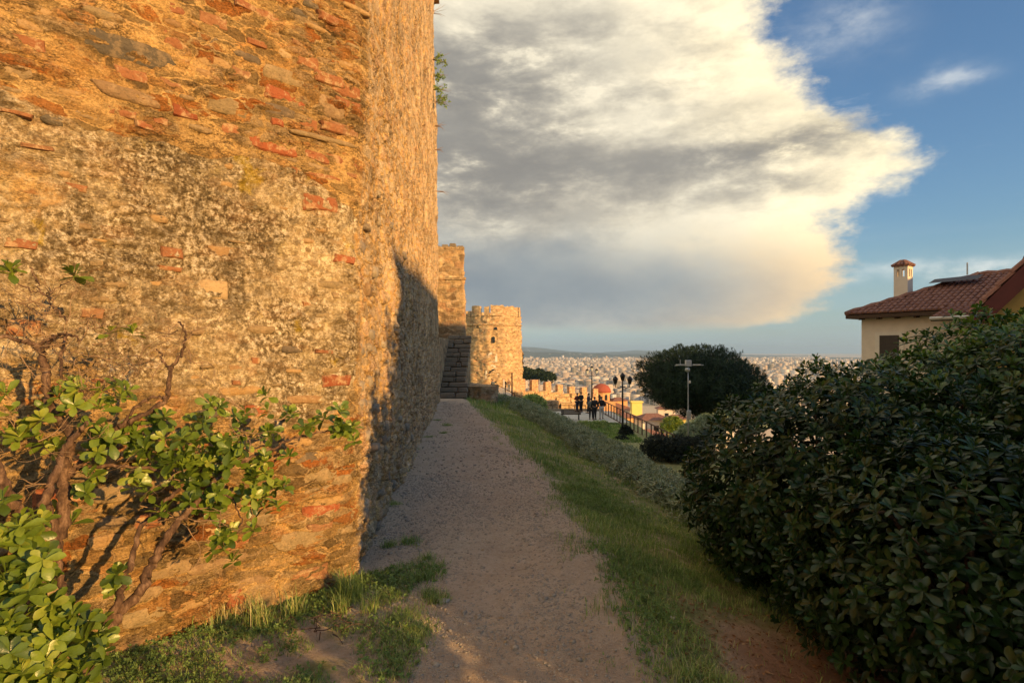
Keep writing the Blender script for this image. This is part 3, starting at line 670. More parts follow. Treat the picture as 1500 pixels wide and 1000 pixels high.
# ------------------------------------------------------------------ bastion and staircase at the end of the wall
def ruin(name, label, cat, pl, z0, z1, ds, dh, amp, cs, ch, seed, batter=0, top=True, part='wall_face', group=None):
    t = empty(name, (0, 0, 0), label, cat, group)
    wall_sheet(part, pl, z0, z1, ds, dh, amp, MRF, t, seed, cs, ch, batter)
    if top:
        q_ = MB(); q_.add([(p[0], p[1], z1-.01) for p in pl[:-1]], [tuple(range(len(pl)-1))]); q_.build('wall_top', MRF, t)
    return t
bx0, bx1 = PX(600, 0, 24)[0], PX(679.5, 0, 24)[0]
pl = [(bx0, 24), (bx1, 24), (bx1-.75, 30), (bx0, 30), (bx0, 24)]
BA = ruin('bastion', 'tall square masonry bastion rising behind the stone staircase at the wall end', 'bastion', pl, -.8, 5.9, .07, .06, .05, .34, .2, 31)
q_ = MB(); q_.box(((bx0+bx1)/2+.03, 24, 4.62), (bx1-bx0+.1, .16, .10)); q_.build('string_course', MRF, BA)
for i in range(7):
    f = MB(); x = bx0+(bx1-bx0)*(i+.5)/7; f.box((x, 24.35, 5.93+.05*(i % 3)), ((bx1-bx0)/7*.9, .5, .16), 0, .85); f.build('coping_stone', MStep, BA, bevel=.02)
ST_ = empty('stone_staircase', (-2.1, 20, 0), 'steep worn stone staircase climbing against the end of the fortress wall', 'stairs')
sx0, sx1 = -2.52, -1.68
rs2 = random.Random(3)
for i in range(13):
    z = .175*(i+1); y = .275*i+.16; wd = (sx1-sx0)*(1.18 if i < 3 else 1.0+.012*i); x0_ = -wd/2+(.06 if i < 3 else 0); cuts = [0]+sorted(rs2.uniform(.25, .8) for _ in range(rs2.choice((1, 2))))+[1]
    for u0, u1 in zip(cuts[:-1], cuts[1:]):
        s_ = MB(); s_.box((x0_+wd*(u0+u1)/2, y+rs2.uniform(-.035, .03), z-.09+rs2.uniform(-.025, .012)), (wd*(u1-u0)-.012, .34, .155), rs2.uniform(-.06, .06), rs2.uniform(.88, .97))
        s_.v = [(vx+rs2.uniform(-.012, .012), vy+rs2.uniform(-.012, .012), vz+rs2.uniform(-.014, .008)) for vx, vy, vz in s_.v]; s_.build('step', MStep, ST_, bevel=.022)
w_ = MB()
for i in range(12):
    y = 20.0+.275*i+.3; w_.box((0, y-20, .175*(i+1)/2-.35), ((sx1-sx0)*1.0, .27, .175*(i+1)+.5))
w_.build('stair_core', MRF, ST_)
sw = MB(); sw.box((-.50, 1.9, 1.0), (.16, 3.8, 2.2)); sw.build('side_wall', MRF, ST_)
# low dark rubble bank right of the stairs
RB = empty('rubble_bank_wall', (0, 0, 0), 'low ruined rubble wall overgrown beside the foot of the stone stairs', 'wall')
wall_sheet('wall_face', [(-1.62, 20.9), (-1.1, 20.7), (-.62, 21.1), (-.55, 22.2), (-1.6, 22.6), (-1.7, 21)], -.9, .35, .05, .05, .06, MRF, RB, 44, .2, .14)
q_ = MB(); q_.add([(-1.62, 20.9, .33), (-1.1, 20.7, .36), (-.62, 21.1, .30), (-.55, 22.2, .3), (-1.6, 22.6, .4)], [(0, 1, 2, 3, 4)]); q_.build('wall_top', MRF, RB)

# ------------------------------------------------------------------ round tower with battlements
TX, TY, TR = -3.15, 96.0, 4.45
TW = empty('round_tower', (0, 0, 0), 'sunlit round fortress tower with battlements and an arched doorway', 'tower')
def ring(cx, cy, r, a0=0, a1=360, k=72):
    return [(cx+r*math.cos(R(a0+(a1-a0)*i/k)), cy+r*math.sin(R(a0+(a1-a0)*i/k))) for i in range(k+1)]
zt = EYE+(HY-462)/F_PX*(TY-TR); zb_ = -8
wall_sheet('tower_wall', ring(TX, TY, TR+.06, 0, 360, 11), zb_, zt, .2, .16, .16, MRF, TW, 61, .8, .45, .03)
f = MB(); f.lathe((TX, TY, zt), [(TR-.2, -.5), (TR-.2, -.02)], 32); f.build('tower_roof', MRF, TW)
f = MB(); f.lathe((TX, TY, zt-1.6), [(TR+.05, 0), (TR+.32, .1), (TR+.32, .32), (TR+.05, .4)], 48); f.build('string_course', MRF, TW)
merl = [(-172, 9, 1.3), (-148, 8, 1.2), (-126, 20, 2.15), (-101, 9, 2.0)] + [(-86, 13, 2.35), (-73, 12, 2.25), (-60, 12, 2.0), (-47, 12.5, 2.15), (-34, 12, 1.95), (-17, 10, 2.0)] + [(a_, 10, 1.5) for a_ in range(0, 180, 20)]
for a_, wd, hgt in merl:
    g = MB(); r0, r1 = TR-.45, TR+.08+(.0 if abs(a_) > 110 else .06); z0, z1 = zt-.02, zt+hgt*.72; vs = []
    for z in (z0, z1):
        for rr in (r1, r0):
            for k_ in range(4):
                aa = R(a_-wd*.53+wd*1.06*k_/3); vs.append((TX+rr*math.cos(aa), TY+rr*math.sin(aa), z+(random.uniform(-.12, .1) if z == z1 else 0)))
    fs = []
    for k_ in range(3): fs += [(k_, k_+1, 8+k_+1, 8+k_), (4+k_+1, 4+k_, 12+k_, 12+k_+1), (8+k_, 8+k_+1, 12+k_+1, 12+k_)]
    fs += [(0, 8, 12, 4), (3, 7, 15, 11)]
    g.add(vs, fs); g.build('merlon', MRF, TW)
def on_tower(px, py, out=.05):
    a = (px-CX)/F_PX; A = 1+a*a; B = -2*(a*TX+TY); Cc = TX*TX+TY*TY-(TR+.12)**2; Y = (-B-math.sqrt(B*B-4*A*Cc))/(2*A)
    x = a*Y; nx_, ny_ = (x-TX)/TR, (Y-TY)/TR; return x+nx_*out, Y+ny_*out, EYE-(py-HY)/F_PX*Y, math.atan2(ny_, nx_)+math.pi/2
def arch(mb, w, h, d, k=8):
    """arched slab, local x width, z up from 0, y depth outward -d..0"""
    prof = [(-w/2, 0), (w/2, 0)]+[(w/2*math.cos(math.pi*i/k), h-w/2+w/2*math.sin(math.pi*i/k)) for i in range(k+1)]
    m_ = len(prof); vs = [(x, -d, z) for x, z in prof]+[(x, .3, z) for x, z in prof]
    return mb.add(vs, [tuple(range(m_))]+[(i, i+m_, (i+1) % m_+m_, (i+1) % m_) for i in range(m_)])
for nm, px, py, w, h, mt, o_ in [('door_surround', 721, 561, 2.1, 2.9, MPlas, .10), ('doorway', 721, 561, 1.35, 2.2, MGlass, .16), ('niche_frame', 721.5, 530, 1.5, 1.6, MPlas, .08), ('niche', 721.5, 529, .8, 1.1, MRF, .14),
                                 ('window', 723, 502, .42, 1.0, MGlass, .12), ('window', 726, 483, .5, .45, MGlass, .12), ('window', 683.5, 547, .5, .8, MGlass, .10)]:
    x, y, z, r_ = on_tower(px, py, 0); g = arch(MB(), w, h, o_); o = g.build(nm, mt, TW, loc=(x, y, z)); o.rotation_euler = (0, 0, r_)

# ------------------------------------------------------------------ battlemented wall beyond the terrace
CW = empty('crenellated_wall', (0, 0, 0), 'long low fortress wall topped by orange square merlons in the sun', 'wall')
ml = [(763, 556, 573, 12, 95), (782, 557, 572, 12, 99), (801.5, 560, 573, 11, 103), (819, 564, 575, 10.5, 107), (836.5, 567, 577, 11, 111), (854.5, 568, 580, 10.5, 115), (871, 570, 584, 10, 119)]
for i, (px, y0, y1, w, Y) in enumerate(ml):
    x, _, zt_ = PX(px, y0-1, Y); zb2 = PX(px, y1+3, Y)[2]
    g = MB(); g.box((x, Y, (zt_+zb2)/2), (w/F_PX*Y, .8, zt_-zb2), R(35), .97); g.build('merlon', MRB, CW, bevel=.05)
ends = [(PX(m[0], 0, m[4])[0], m[4]) for m in ml]
for i in range(len(ends)-1):
    (xa, ya), (xb, yb) = ends[i], ends[i+1]
    za_, zb2 = PX(0, ml[i][2]+1, ya)[2], PX(0, ml[i+1][2]+1, yb)[2]; zz = (za_+zb2)/2
    wall_sheet('curtain', [(xa-.1, ya-.35), (xb+.1, yb-.35), (xb+.1, yb+.35), (xa-.1, ya+.35), (xa-.1, ya-.35)], -12, zz, .25, .2, .09, MRF, CW, 70+i, .7, .4)
    g = MB(); g.box(((xa+xb)/2, (ya+yb)/2, zz+.02), (math.hypot(xb-xa, yb-ya)+.3, .95, .16), math.atan2(yb-ya, xb-xa)); g.build('coping', MRF, CW)
for (lab, p0, Y0, p1, Y1, zt2) in [('pink lit rubble retaining wall below the round tower', 726, 84, 768, 80, 572), ('broken ruin wall nearest the dark terrace edge', 778, 76, 862, 80, 590), ('low ruin wall just in front of the battlements', 768, 90, 858, 97, 582)]:
    xa, xb = PX(p0, 0, Y0)[0], PX(p1, 0, Y1)[0]; zz = PX(0, zt2, Y0)[2]
    t = empty('ruin_wall', (0, 0, 0), lab, 'wall')
    nseg = 4
    for i in range(nseg):
        u0, u1 = i/nseg, (i+1)/nseg-.04; a_ = (xa+(xb-xa)*u0, Y0+(Y1-Y0)*u0); b_ = (xa+(xb-xa)*u1, Y0+(Y1-Y0)*u1); z_ = zz+(random.uniform(-.7, .15) if 'pink' not in lab else 0)
        wall_sheet('wall_face', [a_, b_, (b_[0], b_[1]+.8), (a_[0], a_[1]+.8), a_], -8, z_, .2, .15, .12, MRF, t, 90+i, .6, .35)
        g = MB(); g.box(((a_[0]+b_[0])/2, (a_[1]+b_[1])/2+.4, z_), (abs(b_[0]-a_[0])*.98, .7, .12)); g.build('wall_top', MRF, t)

# ------------------------------------------------------------------ terrace, railing, lamps, bench
g = MB(); g.add([(-6, 43.5, -3.7), (8.8, 43.5, -3.7), (8.8, 52, -3.7), (-6, 52, -3.7), (-6, 43.5, -7.5), (8.8, 43.5, -7.5), (8.8, 52, -7.5), (-6, 52, -7.5)], [(0, 1, 2, 3), (0, 4, 5, 1), (1, 5, 6, 2), (2, 6, 7, 3)])
setp(g.build('terrace_paving', MConc), kind='structure')
g = MB(); g.box((1.0, 51.9, -3.60), (14, .25, .2)); setp(g.build('terrace_kerb', MStep), kind='structure')
def railing(name, label, p0, p1, n_, h, rails, mat, r=.03):
    t = empty(name, (0, 0, 0), label, 'railing'); p0, p1 = Vector(p0), Vector(p1)
    for i in range(n_+1):
        p = p0.lerp(p1, i/n_); q = MB(); q.tube([p, p+Vector((0, 0, h))], r, 5); q.build('post', mat, t)
    for f_ in rails:
        q = MB(); q.tube([p0+Vector((0, 0, h*f_)), p1+Vector((0, 0, h*f_))], r*.9, 5); q.build('rail', mat, t)
    return t
railing('steel_railing', 'rusty steel railing with many posts along the right side of the terrace', (7.75, 50.5, -3.7), (8.75, 28, -4.0), 22, 1.12, (1, .1), MRust, .042)
g = MB(); g.add([(7.85, 50.5, -3.68), (8.2, 50.5, -3.68), (9.0, 26, -3.9), (8.6, 26, -3.9), (7.85, 50.5, -4.6), (8.6, 26, -4.9), (8.2, 50.5, -9), (9.0, 26, -9)], [(0, 3, 2, 1), (0, 4, 5, 3), (1, 2, 7, 6)])
setp(g.build('retaining_kerb', MConc), kind='structure')
railing('handrail', 'thin sloping handrail descending from the stairs towards the terrace', PX(727, 583, 50), PX(767, 604, 50), 3, 1.2, (1,), MRust, .035)
railing('post_rail', 'dark low rail on the far edge of the pale terrace', (.6, 51.9, -3.55), (6.6, 51.9, -3.55), 4, .35, (1,), MMetal, .03)
for i, (px, h) in enumerate([(750, 3.4), (738, 2.6)]):
    x, y, z = PX(px, 587, 70); g = MB(); g.tube([(0, 0, 0), (0, 0, h)], .09, 6); setp(g.build('marker_post', MRust if i == 0 else MPlas, None, loc=(x, y, z)), ['tall thin brown post in front of the round tower', 'pale short post at the foot of the round tower'][i], 'post')
def lamp(px, pytop, pybase, Y, label, nl):
    x, y, z0 = PX(px, pybase, Y); z1 = PX(px, pytop, Y)[2]; h = z1-z0
    t = empty('street_lamp', (x, y, z0), label, 'street lamp', None)
    q = MB(); q.lathe((0, 0, 0), [(.13, 0), (.13, .25), (.08, .32), (.065, .9), (.05, h*.82), (.04, h*.9)], 10); q.build('pole', MMetal, t)
    pos = [(-.48, 0), (.48, 0)]+([(0, .0)] if nl == 3 else [])
    for (ox, oy) in pos:
        q = MB(); b0 = h*.80
        if ox: q.tube([(0, 0, b0), (ox*.5, 0, b0-.10), (ox, 0, b0-.04), (ox, 0, b0+.16)], .03, 5); zz = b0+.16
        else: q.tube([(0, 0, h*.88), (0, 0, h*.9)], .04, 5); zz = h*.9
        arm = q.build('lamp_arm', MMetal, t)
        q = MB(); q.lathe((ox, oy, zz), [(.09, 0), (.17, .30), (.17, .32)], 6); q.build('lantern_glass', MMetal if px > 900 else MLampG, arm)
        q = MB(); q.lathe((ox, oy, zz+.32), [(.21, 0), (.10, .14), (.02, .22)], 6); q.build('lantern_cap', MMetal, arm)
lamp(912, 549, 633, 38.5, 'dark double lantern street lamp standing right of the people by the clipped bush', 3)
lamp(867, 537, 600, 60, 'three armed street lamp rising behind the group of people on the terrace', 3)
# park bench seen from behind
x, y, z = PX(836, 615, 45.2); BN = empty('park_bench', (x, y, -3.7), 'dark wooden park bench on the pale terrace left of the people', 'bench')
for i in range(3):
    q = MB(); q.box((0, -.22, .52+.11*i), (1.55, .04, .085)); q.build('backrest_slat', MWood, BN)
for i in range(4):
    q = MB(); q.box((0, -.12+.12*i, .44), (1.55, .09, .04)); q.build('seat_slat', MWood, BN)
for s_ in (-.62, .62):
    q = MB(); q.box((s_, 0, .21), (.07, .45, .42)); q.box((s_, -.24, .6), (.06, .05, .42)); q.build('leg', MMetal, BN)
# weather and camera pole in front of the pine
x, y, z = PX(1008, 650, 31); z1 = PX(1008, 528, 31)[2]; h = z1-z
PO = empty('sensor_pole', (x, y, z-.6), 'slim grey pole with floodlights on a crossbar in front of the pine', 'pole')
q = MB(); q.lathe((0, 0, 0), [(.045, 0), (.04, 2.2), (.024, h*.8), (.018, h+.4)], 8); q.build('mast', MGrey, PO, True)
h += .6
q = MB(); q.tube([(-.72, 0, h-.27), (.82, 0, h-.24)], .022, 5); q.build('crossbar', MGrey, PO)
for ox, rr in ((-.42, .3), (.45, -.25)):
    q = MB(); q.box((ox, -.05, h-.22), (.42, .28, .05), rr); q.build('floodlight', MGrey, PO)
q = MB(); q.box((0, -.02, h-.14), (.30, .24, .34)); q.build('control_box', MGrey, PO, bevel=.02)
q = MB(); q.tube([(-.42, 0, h-.2), (-.42, 0, h+.05)], .02, 5); q.build('antenna', MGrey, PO)
q = MB(); q.lathe((-.05, -.05, h-.62), [(.02, 0), (.12, .06), (.14, .16), (.10, .24)], 10); q.build('dome_camera', MGrey, PO, True)
q = MB(); q.lathe((.09, 0, h-1.22), [(.02, 0), (.06, .04), (.06, .12), (.02, .16)], 8); q.build('small_sensor', MWhite, PO, True)
q = MB(); q.box((.02, -.06, h-2.9), (.2, .18, .5)); q.build('junction_box', MGrey, PO, bevel=.02)

# ------------------------------------------------------------------ people
MSkin = simple('skin', (.50, .30, .20), .6, .05); MHair = simple('dark_hair', (.03, .02, .015), .6, .2)
def cloth(nm, c): return simple(nm, c, .9, .15, 12)
def skin_mesh(name, joints, edges, mat, parent, sub=1):
    me = bpy.data.meshes.new(name); keys = list(joints)
    me.from_pydata([joints[k][:3] for k in keys], [(keys.index(a), keys.index(b)) for a, b in edges], []); me.materials.append(mat)
    o = bpy.data.objects.new(name, me); COL.objects.link(o)
    md = o.modifiers.new('skin', 'SKIN'); md.use_smooth_shade = True
    for i, k in enumerate(keys):
        v = me.skin_vertices[0].data[i]; r_ = joints[k][3]; v.radius = r_ if isinstance(r_, tuple) else (r_, r_); v.use_root = i == 0
    s_ = o.modifiers.new('sub', 'SUBSURF'); s_.levels = s_.render_levels = sub
    bpy.context.view_layer.update()
    ev = o.evaluated_get(bpy.context.evaluated_depsgraph_get()); m2 = bpy.data.meshes.new_from_object(ev); m2.materials.clear(); m2.materials.append(mat)
    o.modifiers.clear(); o.data = m2; o.parent = parent; return o
def person(px, pyf, Y, zf, ht, rz, label, jacket, trousers, arms='down', stride=.1, hair=None):
    x = (px-CX)/F_PX*Y; t = empty('person', (x, Y, zf), label, 'person', None, rz); k = ht/1.75
    J = {'pel': (0, 0, .95, .13), 'bel': (0, 0, 1.12, .125), 'che': (0, .0, 1.33, .15), 'nek': (0, .0, 1.50, .06), 'hea': (0, .02, 1.60, .085), 'top': (0, .01, 1.70, .075)}
    for s_, q in ((-1, 'l'), (1, 'r')):
        f_ = stride*s_
        J['hip'+q] = (.09*s_, 0, .90, .095); J['kne'+q] = (.10*s_, f_*.6+.02, .50, .065); J['ank'+q] = (.11*s_, f_, .09, .042); J['toe'+q] = (.13*s_, f_+.17, .035, .036)
        J['sho'+q] = (.17*s_, 0, 1.41, .065)
        if arms == 'down' : e_, w_, hd = (.24*s_, -.02, 1.14, .045), (.24*s_, .07, .90, .032), (.24*s_, .10, .80, .034)
        elif arms == 'pocket': e_, w_, hd = (.27*s_, -.06, 1.14, .05), (.19*s_, .05, .95, .035), (.16*s_, .09, .90, .034)
        else: e_, w_, hd = (.23*s_, .05, 1.15, .045), (.14*s_, .25, 1.22, .032), (.08*s_, .30, 1.26, .034)
        J['elb'+q], J['wri'+q], J['han'+q] = e_, w_, hd
    E = [('pel', 'bel'), ('bel', 'che'), ('che', 'nek'), ('nek', 'hea'), ('hea', 'top')]
    for q in 'lr': E += [('pel', 'hip'+q), ('hip'+q, 'kne'+q), ('kne'+q, 'ank'+q), ('ank'+q, 'toe'+q), ('che', 'sho'+q), ('sho'+q, 'elb'+q), ('elb'+q, 'wri'+q), ('wri'+q, 'han'+q)]
    sc = lambda D_, g=0: {a: (b[0]*k, b[1]*k, b[2]*k, (b[3]+g)*k) for a, b in D_.items()}
    skin_mesh('body', sc(J), E, MSkin, t)
    pick = lambda ks: {a: J[a] for a in ks}
    JJ = pick(['che', 'bel', 'pel', 'shol', 'shor', 'elbl', 'elbr', 'wril', 'wrir']); JJ['nk'] = (0, 0, 1.46, .08)
    skin_mesh('jacket', sc(JJ, .028), [('che', 'bel'), ('bel', 'pel'), ('che', 'nk')]+[(a+q, b+q) if a != 'che' else ('che', b+q) for q in 'lr' for a, b in (('che', 'sho'), ('sho', 'elb'), ('elb', 'wri'))], jacket, t)
    JT = pick(['pel', 'hipl', 'hipr', 'knel', 'kner', 'ankl', 'ankr'])
    skin_mesh('trousers', sc(JT, .022), [(a+q, b+q) if a != 'pel' else ('pel', b+q) for q in 'lr' for a, b in (('pel', 'hip'), ('hip', 'kne'), ('kne', 'ank'))], trousers, t)
    q = MB(); q.lathe((0, -.012*k, 1.63*k), [(.080*k, -.01*k), (.092*k, .03*k), (.088*k, .08*k), (.055*k, .12*k), (.01, .13*k)], 10); q.build('hair', hair or MHair, t, True)
    for s_ in (-1, 1):
        q = MB(); q.box((.12*s_*k, stride*s_*k+.06*k, .04*k), (.10*k, .27*k, .08*k)); q.build('shoe', MShut, t, bevel=.015)
    return t
cb, cg, cn, cw, cr = cloth('black_cloth', (.02, .02, .022)), cloth('grey_cloth', (.13, .14, .14)), cloth('navy_cloth', (.03, .035, .06)), cloth('light_cloth', (.42, .40, .37)), cloth('maroon_cloth', (.13, .035, .03))
person(851, 603, 50.8, -3.70, 1.78, .3, 'person in long black coat leaning at the far terrace rail', cb, cb, 'front')
person(845.5, 603, 51.0, -3.70, 1.68, .6, 'person in dark maroon top at the rail left of the black coat', cr, cn, 'front', .05)
person(862, 605, 50.0, -3.70, 1.72, 1.2, 'person in dark clothes half hidden behind the walking pair', cn, cb, 'down')
person(866, 613, 45.6, -3.70, 1.66, -.2, 'person in grey jacket walking at the left of the pair', cg, cb, 'pocket', .12)
person(871, 615, 45.2, -3.70, 1.80, .1, 'tall person in black jacket walking at the right of the pair', cb, cb, 'down', .14)
person(881, 613, 45.8, -3.70, 1.76, -.1, 'person in black jacket and pale trousers walking nearest the railing', cb, cw, 'pocket', .14)
person(739.5, 570, 80, -3.95, 1.75, .5, 'distant person in dark coat standing before the round tower', cb, cb, 'down', .06)
person(745.5, 570, 82, -3.95, 1.7, .2, 'distant person in brown top right of the dark coated one', cloth('brown_cloth', (.2, .12, .07)), cg, 'down', .06)
person(722, 572, 78, -3.9, 1.75, -.4, 'distant person in grey standing left near the arched doorway', cg, cn, 'down', .06)

# ------------------------------------------------------------------ tiled house with chimney
def barrel_roof(name, P0, ux, uy, w, h, parent, mat, tw=.22, tl=.38, tri=None):
    """half-round tiles on the plane P0 + a*ux + b*uy; tri(a,b) says whether a tile stands there"""
    ux, uy = Vector(ux), Vector(uy); nz = ux.cross(uy).normalized()
    if nz.z < 0: nz = -nz
    g = MB(); P0 = Vector(P0)
    for i in range(int(w/tw)):
        for j in range(int(h/tl)+1):
            a_, b_ = (i+.5)*tw, j*tl
            if tri and not tri(a_, b_+tl*.5): continue
            vs = []
            jit = random.uniform(-.012, .012)
            for e, (rr, up) in enumerate(((.5, .05), (.44, .015))):
                for k_ in range(6):
                    th = math.pi*k_/5; q = P0+ux*(a_+jit-math.cos(th)*tw*rr)+uy*(b_+e*tl*1.08)+nz*(math.sin(th)*tw*.42+up); vs.append(q)
            g.add(vs, [(k_, k_+1, k_+7, k_+6) for k_ in range(5)]+[(0, 1, 2, 3, 4, 5)])
    o = g.build(name, mat, parent); o['kind'] = 'stuff'; return o
HO = empty('tiled_house', (0, 0, 0), 'cream plastered house with red tiled hip roof and a slim chimney', 'house')
hc = Vector((PX(1262, 0, 25)[0], 25, 0)); A_ = Vector((.58, -.8146, 0)).normalized(); B_ = Vector((.8146, .58, 0)).normalized()
Wd, Dp, ze = 9.0, 7.0, 3.16
def hpnt(a, b, z): return hc+A_*a+B_*b+Vector((0, 0, z))
g = MB(); vs = [hpnt(a, b, z) for z in (-7, ze) for a, b in ((0, 0), (Wd, 0), (Wd, Dp), (0, Dp))]
g.add(vs, [(0, 1, 5, 4), (1, 2, 6, 5), (2, 3, 7, 6), (3, 0, 4, 7), (4, 5, 6, 7)]); g.build('wall', MPlas, HO)
OV = .45; rz_ = 1.62; hipl = 3.1
def rp(a, b, z): return hpnt(a, b, z)
e0, e1, e2, e3 = rp(-OV, -OV, ze), rp(Wd+OV, -OV, ze), rp(Wd+OV, Dp+OV, ze), rp(-OV, Dp+OV, ze); r0, r1 = rp(hipl, Dp/2, ze+rz_), rp(Wd-hipl+2.5, Dp/2, ze+rz_)
g = MB(); dn = Vector((0, 0, -.14)); g.add([e0, e1, e2, e3, r0, r1, e0+dn, e1+dn, e2+dn, e3+dn], [(0, 1, 5, 4), (1, 2, 5), (2, 3, 4, 5), (3, 0, 4), (0, 6, 7, 1), (1, 7, 8, 2), (2, 8, 9, 3), (3, 9, 6, 0), (6, 9, 8, 7)])
rf = g.build('roof', MWood, HO)
up = (rp(0, Dp/2, ze+rz_)-rp(0, -OV, ze)); hl = up.length
barrel_roof('roof_tiles', e0, A_, up.normalized(), Wd+2*OV, hl, rf, MTile, .21, .36, lambda a, b: a > b/hl*(hipl+OV)-.05)
upl = (rp(hipl, 0, ze+rz_)-rp(-OV, 0, ze)); hl2 = upl.length
barrel_roof('roof_tiles', e3, -B_, upl.normalized(), Dp+2*OV, hl2, rf, MTile, .21, .36, lambda a, b: abs(a-(Dp/2+OV)) < (Dp/2+OV)*(1-b/hl2)+.08)
g = MB(); hp_ = [e0.lerp(r0, t)+Vector((0, 0, .07+.02*(i % 2))) for i, t in enumerate(np.linspace(0, 1, 16))]; g.tube(hp_, [.11+.02*(i % 2) for i in range(16)], 6)
g.tube([r0.lerp(r1, t)+Vector((0, 0, .07+.02*(i % 2))) for i, t in enumerate(np.linspace(0, 1, 18))], [.11+.02*(i % 2) for i in range(18)], 6); g.build('ridge_tiles', MTile, rf)
for i in range(14):
    a_ = .1+i*.68; g = MB(); p = rp(a_, -OV+.05, ze-.22); q = rp(a_, .02, ze-.18); g.add([p+A_*.04, p-A_*.04, q-A_*.04, q+A_*.04]+[v+Vector((0, 0, .12)) for v in (p+A_*.04, p-A_*.04, q-A_*.04, q+A_*.04)], [(0, 1, 2, 3), (4, 7, 6, 5), (0, 4, 5, 1), (1, 5, 6, 2), (2, 6, 7, 3), (3, 7, 4, 0)]); g.build('rafter_end', MWood, HO)
# window: px 1278-1304, y 489 down
def facade_box(a0, a1, z0, z1, d0, d1):
    g = MB(); vs = [hpnt(a, b, z) for z in (z0, z1) for a, b in ((a0, -d1), (a1, -d1), (a1, -d0), (a0, -d0))]
    return g.add(vs, [(0, 1, 5, 4), (1, 2, 6, 5), (2, 3, 7, 6), (3, 0, 4, 7), (4, 5, 6, 7), (0, 3, 2, 1)])
wn = facade_box(.55, 1.62, .45, 2.42, 0, .03).build('window', MWhite, HO)
facade_box(.72, 1.45, .6, 2.28, .0, .045).build('shutter', MShut, wn)
for zz in np.arange(.66, 2.2, .16): facade_box(.75, 1.42, zz, zz+.12, .045, .058).build('shutter_slat', MShut, wn)
w2 = facade_box(4.6, 5.7, .45, 2.42, 0, .03).build('window', MWhite, HO); facade_box(4.75, 5.55, .6, 2.28, 0, .045).build('shutter', MShut, w2)
# chimney
cw_ = .54; ca, cb_ = .62, 1.6; zc0, zc1 = ze+.2, EYE+(HY-407)/F_PX*25.6
def cbox(a0, a1, b0, b1, z0, z1):
    g = MB(); vs = [hpnt(a, b, z) for z in (z0, z1) for a, b in ((a0, b0), (a1, b0), (a1, b1), (a0, b1))]
    return g.add(vs, [(0, 1, 5, 4), (1, 2, 6, 5), (2, 3, 7, 6), (3, 0, 4, 7), (4, 5, 6, 7), (0, 3, 2, 1)])
CH = cbox(ca, ca+cw_, cb_, cb_+cw_, zc0-.6, zc1).build('chimney', MPlas, rf)
# thing > part > sub-part is the deepest level, so the cap pieces sit under the house too
pw = .12; zc2 = zc1+.42
for a0, b0 in ((ca, cb_), (ca+cw_-pw, cb_), (ca, cb_+cw_-pw), (ca+cw_-pw, cb_+cw_-pw)): cbox(a0, a0+pw, b0, b0+pw, zc1, zc2).build('chimney_pier', MPlas, HO)
for a0, b0, a1, b1 in ((ca+cw_/2-.045, cb_+.0, ca+cw_/2+.045, cb_+pw), (ca+cw_-pw, cb_+cw_/2-.045, ca+cw_, cb_+cw_/2+.045)): cbox(a0, a1, b0, b1, zc1, zc2).build('chimney_pier', MPlas, HO)
cbox(ca-.003, ca+cw_+.003, cb_-.003, cb_+cw_+.003, zc2-.09, zc2+.05).build('chimney_lintel', MPlas, HO)
g = MB(); o_ = .08; vs = [hpnt(a, b, zc2+.05) for a, b in ((ca-o_, cb_-o_), (ca+cw_+o_, cb_-o_), (ca+cw_+o_, cb_+cw_+o_), (ca-o_, cb_+cw_+o_))]+[hpnt(ca+cw_/2, cb_+cw_/2, zc2+.36)]
g.add(vs, [(0, 1, 4), (1, 2, 4), (2, 3, 4), (3, 0, 4), (0, 3, 2, 1)])
for i in range(4):
    p, q = Vector(vs[i]), Vector(vs[(i+1) % 4])
    for k_ in range(4):
        s_ = p.lerp(q, (k_+.5)/4)+Vector((0, 0, .02)); g.tube([s_, s_.lerp(Vector(vs[4]), .8)], [.07, .05], 5)
g.build('chimney_cap', MTile, HO)
g = MB(); c_ = rp(2.6, Dp/2-1.2, ze+rz_-.18); g.add([c_+A_*a+B_*b+Vector((0, 0, z)) for a, b, z in ((-.8, -.35, -.10), (.9, -.35, -.08), (.9, .35, .16), (-.8, .35, .13))], [(0, 1, 2, 3)]); g.build('solar_panel', MShut, HO)
g = MB(); c_ = rp(3.0, Dp/2-1, ze+rz_); g.tube([c_, c_+Vector((0, 0, .5))], .03, 5); g.build('vent_pipe', MGrey, HO)
# lower lean-to roof on the right of the same house
g = MB(); l0, l1, l2, l3 = rp(3.2, -1.9, ze-.35), rp(9, -1.9, ze-.35), rp(9, -.3, ze+.1), rp(3.2, -.3, ze+.1); g.add([l0, l1, l2, l3]+[v-Vector((0, 0, .1)) for v in (l0, l1, l2, l3)], [(0, 1, 2, 3), (0, 4, 5, 1), (3, 7, 4, 0), (4, 7, 6, 5)]); pr = g.build('porch_roof', MWood, HO)
barrel_roof('porch_tiles', l0, A_, (l3-l0).normalized(), 5.8, (l3-l0).length-.1, pr, MTile, .21, .36)
g = MB(); g.tube([l0-B_*.08, l1-B_*.08], .07, 8); g.build('gutter', MGrey, HO)

